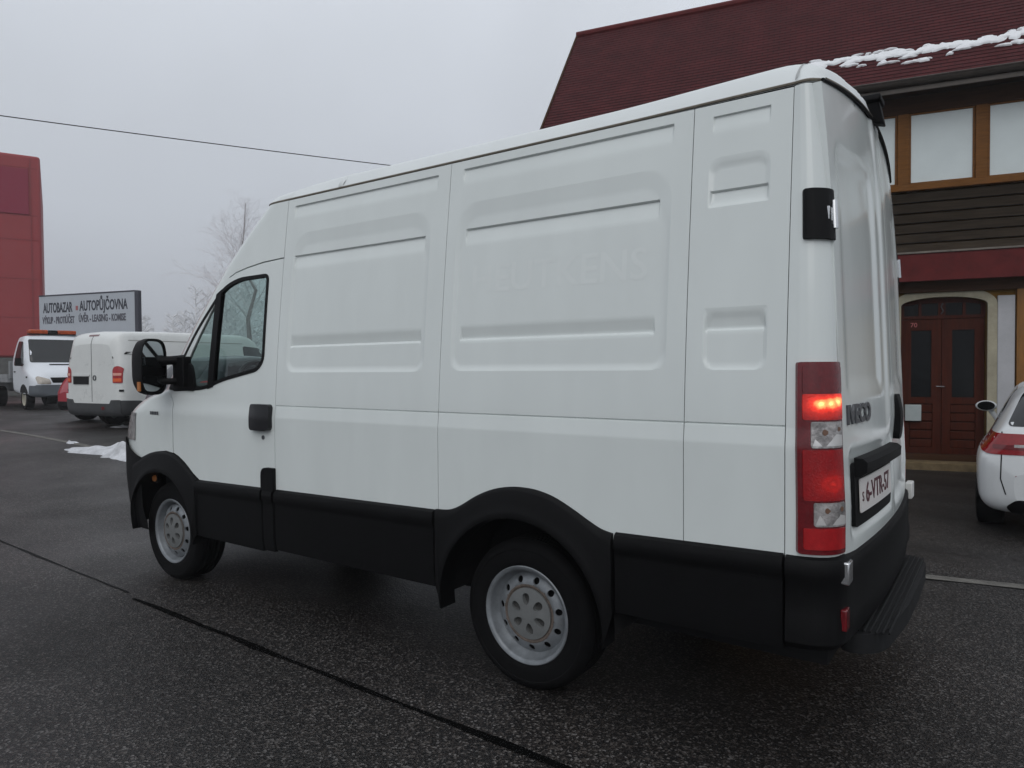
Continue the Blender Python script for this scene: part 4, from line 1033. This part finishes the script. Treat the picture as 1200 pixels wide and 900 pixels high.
sub(link("reversing_lens", patch(at_, rect(.50, .865, .60, .89), 'b', .011, .03), MT['clear'], None), tl1)
tl2 = link("tail_light", patch(at_, rpoly([(-.50, .80), (-.80, .795), (-.872, .83), (-.868, .955), (-.84, .985), (-.50, .985)], [.0, .06, .03, .03, .05, 0]), 'b', .006, .025), MT['redd2'], aud)
link("rear_window", patch(at_, rpoly([(-.66, 1.05), (.66, 1.05), (.54, 1.36), (-.54, 1.36)], .05), 'b', .004, .05), MT['dglass'], aud)
link("rear_valance", patch(at_, rpoly([(-.60, .25), (.60, .25), (.66, .33), (.58, .40), (-.58, .40), (-.66, .33)], .03), 'b', .008, .04), MT['black'], aud)
link("licence_plate", patch(at_, rect(-.26, .70, .26, .80), 'b', .008, .05), MT['plate'], aud)
sl = MB()
for s_ in (1, -1):
    ln = patch(at_, [(s_*.655, .44), (s_*.665, .44), (s_*.705, .58), (s_*.70, .80), (s_*.70, 1.0), (s_*.69, 1.0), (s_*.69, .80), (s_*.695, .58)], 'b', .0025, .03, .004)
    link("tailgate_gap", ln, MT['dark'], aud)
    sd = 'l' if s_ > 0 else 'r'
    link("side_window", patch(at_, rpoly([(.62, .935), (3.45, .90), (3.35, .97), (2.75, 1.31), (1.9, 1.39), (1.0, 1.37), (.72, 1.20)], [.03, .02, .03, .2, .2, .1, .06]), sd, .004, .06), MT['dglass'], aud)
    for wx in (.98, 3.82):
        link("wheel_arch", patch(at_, circ(wx, .335, .375, 30), sd, .003, .06), MT['dark'], aud)
        vwheel(aud, wx, .925*s_, .33, .23, -s_ if False else s_, MT['rim'], 10)
    wm = MB(); ctr = (3.05, s_*.955, 1.10)
    wm.lathe([(0.001, -.07)]+[(1*math.sin(t), -.07+.0*t) for t in ()]+[(.075, -.068), (.085, -.05), (.082, .0), (.06, .05), (.02, .075), (0, .08)], (0, 0, 0), 20)
    wm.v = [(ctr[0]+y, ctr[1]+x*1.35, ctr[2]+z*.80) for x, y, z in wm.v]
    wm.tube([(3.08, s_*.84, .93), (3.06, s_*.91, 1.04)], .03, 8)
    mo = link("wing_mirror", wm, au_white, aud)
    sub(link("mirror_glass", sheet(MB(), [(s_*.955+a, 1.10+b) for a, b in [(x*1.3*.070/.07, z*.78) for x, z in circ(0, 0, .072, 20)]], lambda y, z: (2.977, y, z), step=.05), MT['mirror'], None), mo)
# ---- white small van, seen from behind
wv2 = mat("aged_white_paint", (.69, .705, .69), .32, var=.07, vscale=2, rvar=.08)
gv = mat("grey_bumper_plastic", (.05, .052, .055), .6, var=.2)
def place_ld(name, label, cat, la, de, hla, hde, dz=0):
    p = at(la, de); return thing(name, label, cat, (p.x, p.y, p.z+dz), heading(hla, hde))
vk = [(0, .34, 1.0, 1.70, .80, .79, .62), (.025, .30, 1.02, 1.80, .88, .86, .70), (.07, .28, 1.05, 1.90, .925, .90, .76), (.2, .26, 1.05, 1.955, .945, .92, .80), (1.2, .25, 1.05, 1.985, .952, .925, .82), (3.1, .25, 1.05, 1.985, .952, .925, .82), (3.35, .25, 1.05, 1.93, .952, .92, .80), (4.15, .25, .98, 1.16, .945, .90, .78), (4.65, .27, .85, .98, .90, .85, .7), (4.85, .30, .7, .8, .75, .7, .55)]
c0 = (-7.60-.95*.879, 13.7+.95*.477)
tv = place_ld("small_van", "off-white panel van with closed rear doors, parked beyond the white van's mirror", "van", c0[0], c0[1], .477, .879, .0)
tb = loft(vk, sec_van, .07); tt = bvh(tb)
link("body", tb, wv2, tv, angle=60)
for s_ in (1, -1):
    q = patch(tt, rpoly([(s_*.70, .93), (s_*.90, .93), (s_*.90, 1.22), (s_*.84, 1.265), (s_*.76, 1.25), (s_*.70, 1.19)], [.02, .02, .03, .05, .05, .05]), 'b', .012, .03)
    l1 = link("tail_light", q, MT['redl'], tv)
    sub(link("reversing_lens", patch(tt, rect(min(s_*.72, s_*.885), 1.075, max(s_*.72, s_*.885), 1.125, .01), 'b', .018, .03), mat("pink_lens", (.75, .35, .28), .2, coat=.4), None), l1)
    sub(link("indicator_lens", patch(tt, rect(min(s_*.72, s_*.885), .955, max(s_*.72, s_*.885), 1.02, .01), 'b', .018, .03), mat("orange_lens", (.75, .12, .03), .2, coat=.4), None), l1)
    sd = 'l' if s_ > 0 else 'r'
    link("hinge", patch(tt, rect(min(s_*.86, s_*.91), 1.49, max(s_*.86, s_*.91), 1.54), 'b', .012, .03), MT['black'], tv)
    link("hinge", patch(tt, rect(min(s_*.86, s_*.91), .76, max(s_*.86, s_*.91), .80), 'b', .012, .03), MT['black'], tv)
    link("side_crease", patch(tt, [(.25, 1.78), (3.0, 1.78), (3.0, 1.765), (.25, 1.765)], sd, .004, .1, .004), mat("crease_grey", (.33, .33, .31), .6), tv)
    link("side_window", patch(tt, rpoly([(3.0, 1.15), (4.02, 1.12), (3.55, 1.68), (3.0, 1.72)], .06), sd, .004, .08), MT['dglass'], tv)
    link("bumper_wing", patch(tt, rpoly([(.03, .30), (.56, .30), (.56, .50), (.40, .575), (.03, .59)], .03), sd, .02, .05, .03), gv, tv)
    for wx in (.98, 3.95):
        link("wheel_arch", patch(tt, circ(wx, .335, .40, 30), sd, .003, .07), MT['dark'], tv)
        vwheel(tv, wx, .945*s_, .33, .21, s_, MT['rim'])
link("rear_bumper", patch(tt, rpoly([(-.86, .30), (.86, .30), (.875, .46), (.865, .60), (.66, .595), (.62, .52), (-.62, .52), (-.66, .595), (-.865, .60), (-.875, .46)], .03), 'b', .035, .05, .06), gv, tv)
sub(link("bumper_reflector", patch(tt, rect(-.46, .40, -.36, .46, .01), 'b', .04, .03), MT['redd'], None), [c for c in tv.children if c.name.startswith("rear_bumper")][0])
link("door_gap", patch(tt, rect(-.006, .55, .006, 1.86), 'b', .004, .05, .004), MT['badge'], tv)
link("licence_plate", patch(tt, rect(.10, .90, .62, 1.06, .01), 'b', .014, .05), MT['dark'], tv)
link("plate_lip", patch(tt, rect(.06, 1.065, .66, 1.10, .01), 'b', .022, .05), wv2, tv)
link("emblem", patch(tt, [(-.10+.055*math.cos(t), 1.03+.055*math.sin(t)) for t in np.linspace(0, 2*math.pi, 20, endpoint=False)], 'b', .012, .03, holes=[[(-.10+.030*math.cos(t), 1.03+.036*math.sin(t)) for t in np.linspace(0, 2*math.pi, 14, endpoint=False)]]), MT['badge'], tv)
link("brake_strip", patch(tt, rect(-.16, 1.865, .16, 1.895, .01), 'b', .008, .05), MT['redd'], tv)
# ---- compact cars
def compact(name, label, cat, la, de, hla, hde, paint, rear=True):
    c = place_ld(name, label, cat, la, de, hla, hde)
    k = [(0, .34, .62, .70, .62, .60, .45), (.05, .28, .74, .86, .76, .74, .55), (.12, .25, .80, 1.0, .82, .78, .60), (.4, .23, .84, 1.30, .85, .77, .56), (.6, .22, .85, 1.42, .858, .78, .57), (1.5, .21, .85, 1.47, .86, .785, .58), (2.2, .21, .84, 1.42, .86, .785, .56), (3.0, .21, .82, .98, .858, .77, .56), (3.55, .22, .72, .86, .83, .72, .5), (3.85, .26, .58, .68, .72, .6, .4), (3.92, .32, .5, .58, .56, .48, .3)]
    b = loft(k, sec_car, .07); t = bvh(b); link("body", b, paint, c, angle=60)
    link("rear_window", patch(t, rpoly([(-.56, 1.04), (.56, 1.04), (.47, 1.36), (-.47, 1.36)], .06), 'b', .004, .06), MT['dglass'], c)
    link("windscreen", patch(t, rpoly([(-.60, 1.02), (.60, 1.02), (.48, 1.37), (-.48, 1.37)], .06), 'f', .004, .06), MT['dglass'], c)
    link("rear_bumper", patch(t, rpoly([(-.70, .30), (.70, .30), (.74, .48), (-.74, .48)], .04), 'b', .02, .05, .03), MT['black'], c)
    link("front_bumper", patch(t, rpoly([(-.62, .30), (.62, .30), (.66, .46), (-.66, .46)], .04), 'f', .02, .05, .03), gv, c)
    link("licence_plate", patch(t, rect(-.26, .56, .26, .67), 'b', .012, .05), MT['plate'], c)
    for s_ in (1, -1):
        sd = 'l' if s_ > 0 else 'r'
        link("tail_light", patch(t, rpoly([(s_*.60, .78), (s_*.79, .78), (s_*.76, 1.02), (s_*.62, 1.0)], .03), 'b', .01, .03), MT['redl'], c)
        link("headlamp", patch(t, rpoly([(s_*.42, .62), (s_*.70, .62), (s_*.68, .75), (s_*.46, .74)], .03), 'f', .01, .03), MT['clear'], c)
        link("side_window", patch(t, rpoly([(.62, .90), (2.95, .87), (2.30, 1.34), (1.5, 1.40), (.78, 1.32)], .06), sd, .004, .08), MT['dglass'], c)
        for wx in (.72, 3.15):
            link("wheel_arch", patch(t, circ(wx, .30, .345, 26), sd, .003, .07), MT['dark'], c)
            vwheel(c, wx, .85*s_, .30, .19, s_, MT['rim'])
    return c
compact("parked_car", "red hatchback half hidden behind the off-white panel van's left rear", "car", -9.86, 15.85, .477, .879, mat("red_paint", (.36, .02, .035), .3, coat=.4))
compact("parked_car", "dark grey hatchback tucked between the off-white panel van and the white van's nose", "car", -6.03, 12.35, .477, .879, mat("dark_grey_paint", (.035, .038, .045), .3, coat=.4))
# ---- recovery truck with beacon bar
tk = place_ld("tow_truck", "white recovery truck with an orange beacon bar, facing the yard by the red building", "truck", -14.29+.9*.75, 22.24-.9*.66, .75, -.66)
tr_w = mat("cold_white_paint", (.72, .75, .79), .3, coat=.2)
kk = [(-2.1, .55, 1.25, 2.22, .93, .93, .78), (-2.0, .50, 1.25, 2.28, .955, .94, .80), (-1.45, .45, 1.25, 2.31, .96, .94, .80), (-1.30, .42, 1.25, 2.26, .96, .935, .79), (-.66, .40, 1.15, 1.42, .955, .90, .76), (-.30, .40, 1.0, 1.25, .94, .86, .66), (-.06, .40, .90, 1.08, .88, .78, .58), (0, .44, .8, .92, .78, .7, .5)]
kb = loft(kk, sec_van, .06); kt = bvh(kb); link("cab", kb, tr_w, tk, angle=60)
link("windscreen", patch(kt, rpoly([(-.80, 1.44), (.80, 1.44), (.72, 2.17), (-.72, 2.17)], .06), 'f', .005, .06), MT['dglass'], tk)
link("grille", patch(kt, rpoly([(-.42, .82), (.42, .82), (.48, .98), (-.48, .98)], .03), 'f', .008, .04), MT['black'], tk)
link("hood_vent", patch(kt, rect(-.35, 1.355, .45, 1.39, .01), 'f', .008, .05), MT['black'], tk)
link("front_bumper", patch(kt, rpoly([(-.84, .42), (.84, .42), (.87, .62), (.84, .76), (-.84, .76), (-.87, .62)], .04), 'f', .03, .05, .05), mat("grey_truck_bumper", (.11, .125, .14), .6), tk)
for s_ in (1, -1):
    sd = 'l' if s_ > 0 else 'r'
    link("headlamp", patch(kt, rpoly([(s_*.46, .78), (s_*.80, .79), (s_*.84, .96), (s_*.78, 1.02), (s_*.50, .93)], .03), 'f', .012, .03), mat("old_headlamp", (.42, .38, .33), .25, coat=.4, var=.4, vscale=9), tk)
    link("side_window", patch(kt, rpoly([(-1.85, 1.36), (-.98, 1.33), (-1.36, 2.10), (-1.80, 2.12)], .08), sd, .005, .06), MT['dglass'], tk)
    link("door_handle", patch(kt, rect(-1.86, 1.14, -1.70, 1.18), sd, .012, .05), MT['black'], tk)
    link("side_indicator", patch(kt, rect(-.62, .97, -.52, 1.02), sd, .012, .05), MT['black'], tk)
    link("bumper_wing", patch(kt, rpoly([(-.40, .44), (-.05, .44), (-.05, .74), (-.32, .74)], .03), sd, .02, .05, .03), mat("grey_truck_wing", (.11, .125, .14), .6), tk)
    wmm = MB().box((-1.02, s_*.98 if s_ > 0 else -1.14, 1.34), (-.93, s_*1.14 if s_ > 0 else -.98, 1.58)).tube([(-1.0, s_*.90, 1.38), (-.98, s_*1.0, 1.40)], .02, 6)
    link("wing_mirror", wmm, MT['black'], tk, bevel=.02)
    link("wheel_arch", patch(kt, circ(-.9, .36, .42, 28), sd, .003, .07), MT['dark'], tk)
    vwheel(tk, -.9, .945*s_, .345, .21, s_, mat("pale_truck_rim", (.36, .34, .28), .5), z=0)
    vwheel(tk, -4.6, .97*s_, .345, .4, s_, MT['rim'])
bc = link("beacon_bar", MB().box((-1.62, -.66, 2.325), (-1.36, .66, 2.35)).box((-1.60, -.12, 2.35), (-1.38, .12, 2.475)), MT['dark'], tk, bevel=.02)
beac = mat("orange_beacon", (.42, .07, .02), .2, coat=.5, var=.4, vscale=8)
for s_ in (1, -1): sub(link("beacon_lens", MB().box((-1.62, min(s_*.14, s_*.66), 2.352), (-1.36, max(s_*.14, s_*.66), 2.485)), beac, None, bevel=.03), bc)
fb = MB().box((-6.6, -1.05, .82), (-2.25, 1.05, .95)).box((-2.3, -1.0, .95), (-2.2, 1.0, 1.5)).box((-6.6, -.4, .5), (-2.0, .4, .80))
for s_ in (1, -1): fb.box((-6.6, s_*1.0-.05, .95), (-2.3, s_*1.0+.05, 1.08))
link("flatbed", fb, mat("flatbed_grey", (.25, .26, .27), .6, var=.2), tk, bevel=.01)

# ================================================================== FAR SETTING
redw = mat("red_cladding", (.30, .045, .05), .6, var=.06, vscale=.5); redk = mat("crimson_panel", (.24, .018, .045), .5)
pb = at(-23.2, 35)
rbd = thing("building", "tall red clad commercial building with a darker crimson panel near its top", "building", pb, YAW+R_(33))
bb = MB().box((-15, .0, 1.85), (0, 12, 11.75)); link("wall", bb, redw, rbd, bevel=.12)
link("plinth", MB().box((-14.95, .03, -.3), (-.03, 11.9, 1.847)), mat("grey_plinth", (.10, .10, .095), .8, var=.3), rbd)
link("panel", MB().box((-8, -.05, 8.85), (-.50, -.003, 11.05)), redk, rbd)
jm = MB()
for z in (3.8, 5.7, 7.6, 8.8, 11.1): jm.box((-15, -.012, z), (-.13, -.003, z+.025))
link("cladding_joint", jm, mat("joint_dark_red", (.22, .04, .045), .7), rbd)
link("corner_trim", MB().box((-.44, -.03, 1.9), (-.40, -.003, 11.6)), mat("trim_red", (.26, .05, .055), .6), rbd)
sp0, sp1 = at(-17.45, 26.1), at(-13.05, 24.5)
sdv = (sp1-sp0); sang = math.atan2(sdv.y, sdv.x); slen = Vector((sdv.x, sdv.y)).length
sg = thing("billboard", "long pale grey signboard with dark lettering for used cars and car rental", "sign", sp0, sang)
zb_, zt_ = 2.42, 3.92
link("board", MB().box((0, 0, zb_), (slen, .10, zt_)), mat("pale_grey_board", (.43, .46, .50), .6, var=.06, vscale=1), sg, bevel=.01)
link("board_frame", MB().box((slen+.003, -.02, zb_-.02), (slen+.16, .12, zt_+.03)).box((0, -.012, zt_+.003), (slen, .11, zt_+.045)), mat("dark_frame", (.05, .05, .065), .6), sg)
for x in (.7, slen-.7): link("post", MB().box((x-.08, .12, -.1), (x+.08, .26, zt_-.2)), MT['badge'], sg)
letm = mat("dark_lettering", (.035, .037, .05), .6); letg = mat("grey_lettering", (.10, .10, .12), .6)
for body, xc, zc, size, wd, m_ in (("AUTOBAZAR", .155+.80*1.0, 3.47, .50, 1.48, letm), ("AUTOP\u016eJ\u010cOVNA", 3.19, 3.49, .50, 2.30, letm), ("V\u00ddKUP - PROTI\u00da\u010cET", .98, 3.02, .34, 1.62, letg), ("\u00daV\u011aR - LEASING - KOMISE", 3.12, 3.04, .34, 2.25, letg)):
    text_mesh("lettering", body, size, m_, sg, lambda x, y, z: (xc+x, -.004-z*4, zc+y), width=wd, bold=.012)
link("emblem", MB().box((1.86, -.008, 3.36), (1.97, -.003, 3.52)), mat("faded_red", (.35, .12, .12), .6), sg)
# birch
barkm = mat("birch_bark", (.22, .19, .18), .8, var=.4); twigm = mat("frosty_fog_faded_twigs", (.66, .63, .64), .9)  # twigs are frosty, and paled further: fog fade painted into their colour
def branch(mb, p, d, l, r, depth, rnd, droop=0):
    n = 3; pts = [p]; q = p.copy(); dd = d.copy()
    for k in range(n):
        dd = (dd+Vector((rnd.uniform(-.22, .22), rnd.uniform(-.22, .22), rnd.uniform(-.1, .16)-droop))).normalized(); q = q+dd*(l/n); pts.append(q.copy())
    mb.tube(pts, [r*(1-.55*k/n) for k in range(n+1)], 3 if depth < 3 else 5, caps=False)
    if depth <= 0: return
    for k in range(5 if depth > 1 else 6):
        t = rnd.uniform(.25, 1); i = min(n-1, int(t*n)); b = pts[i].lerp(pts[i+1], t*n-i)
        nd = (dd*.75+Vector((rnd.uniform(-1, 1), rnd.uniform(-1, 1), rnd.uniform(-.25, .75)))*.75).normalized()
        branch(mb, b, nd, l*rnd.uniform(.5, .72), r*.5, depth-1, rnd, droop+.05)
def bare_tree(name, label, la, de, h, seed, group=None):
    rnd = random.Random(seed); p = at(la, de)
    t = thing(name, label, "tree", p, rnd.uniform(0, 6), group=group); K = h/9.2
    tr_ = MB(); pts = [Vector((K*rnd.uniform(-.12, .12)*k, K*rnd.uniform(-.12, .12)*k, h*.92*k/6)) for k in range(7)]
    tr_.tube(pts, [K*(.13*(1-.93*k/6)+.006) for k in range(7)], 8); link("trunk", tr_, barkm, t)
    cr = MB()
    for k in range(30):
        z = rnd.uniform(.32, .98); i = min(5, int(z*6)); b = pts[i].lerp(pts[i+1], z*6-i); a = rnd.uniform(0, 6.28)
        d = Vector((math.cos(a), math.sin(a), rnd.uniform(.35, 1.3))).normalized(); branch(cr, b, d, h*.30*(1.12-z)+.35*K, K*.026*(1.15-z), 3, rnd, .02)
    link("crown", cr, twigm, t); return t
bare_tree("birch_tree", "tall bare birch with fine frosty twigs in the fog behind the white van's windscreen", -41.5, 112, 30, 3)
wd_ = MB(); rnd = random.Random(21)
for k in range(60):
    px = rnd.uniform(-40, 480); de = rnd.uniform(150, 270); la = (px-600)/826*de; p = at(la, de); h = de/65*rnd.uniform(6.5, 10.5)*(.72+.28*sstep(100, 330, px)); q_ = de/65
    wd_.tube([p, p+Vector((rnd.uniform(-.2, .2), 0, h))], [.14*q_, .02*q_], 4)
    for j in range(46):
        z = rnd.uniform(.12, 1); a = rnd.uniform(0, 6.28); l_ = h*.26*(1.15-z)+.3*q_; b = p+Vector((0, 0, h*z*.96))
        e1 = b+Vector((math.cos(a)*l_*.6, math.sin(a)*l_*.6, l_*rnd.uniform(.2, .6))); e2 = e1+Vector((math.cos(a)*l_*.4, math.sin(a)*l_*.4, rnd.uniform(-.2, .4)*l_))
        wd_.tube([b, e1, e2], [.05*q_, .035*q_, .012*q_], 3, caps=False)
        for q in range(3):
            a2 = a+rnd.uniform(-1.2, 1.2); wd_.tube([e1, e1+Vector((math.cos(a2)*l_*.45, math.sin(a2)*l_*.45, rnd.uniform(-.1, .6)*l_))], [.03*q_, .01*q_], 3, caps=False)
wo = link("distant_wood", wd_, mat("frosted_fog_faded_wood", (.72, .72, .73), .9)); tag(wo, "bare wood fading into the fog on the horizon left of the white van", "wood", kind="stuff")  # near-white tone is frost plus fog fade put into the colour
# overhead cable
ca, cb = Vector((-21.66, 5.51, 8.72)), Vector((-16.52, 15.28, 8.74)); d = cb-ca; cpt = []
for k in range(60):
    t = -1.2+4.2*k/59; p = ca+d*t; cpt.append(Vector((p.x, p.y, 8.73+.10*(t-.0)*(t-1.0)*1.0)))
tag(link("overhead_cable", MB().tube(cpt, .016, 5), MT['dark']), "thin black overhead cable crossing the foggy sky above the parked vans", "cable")
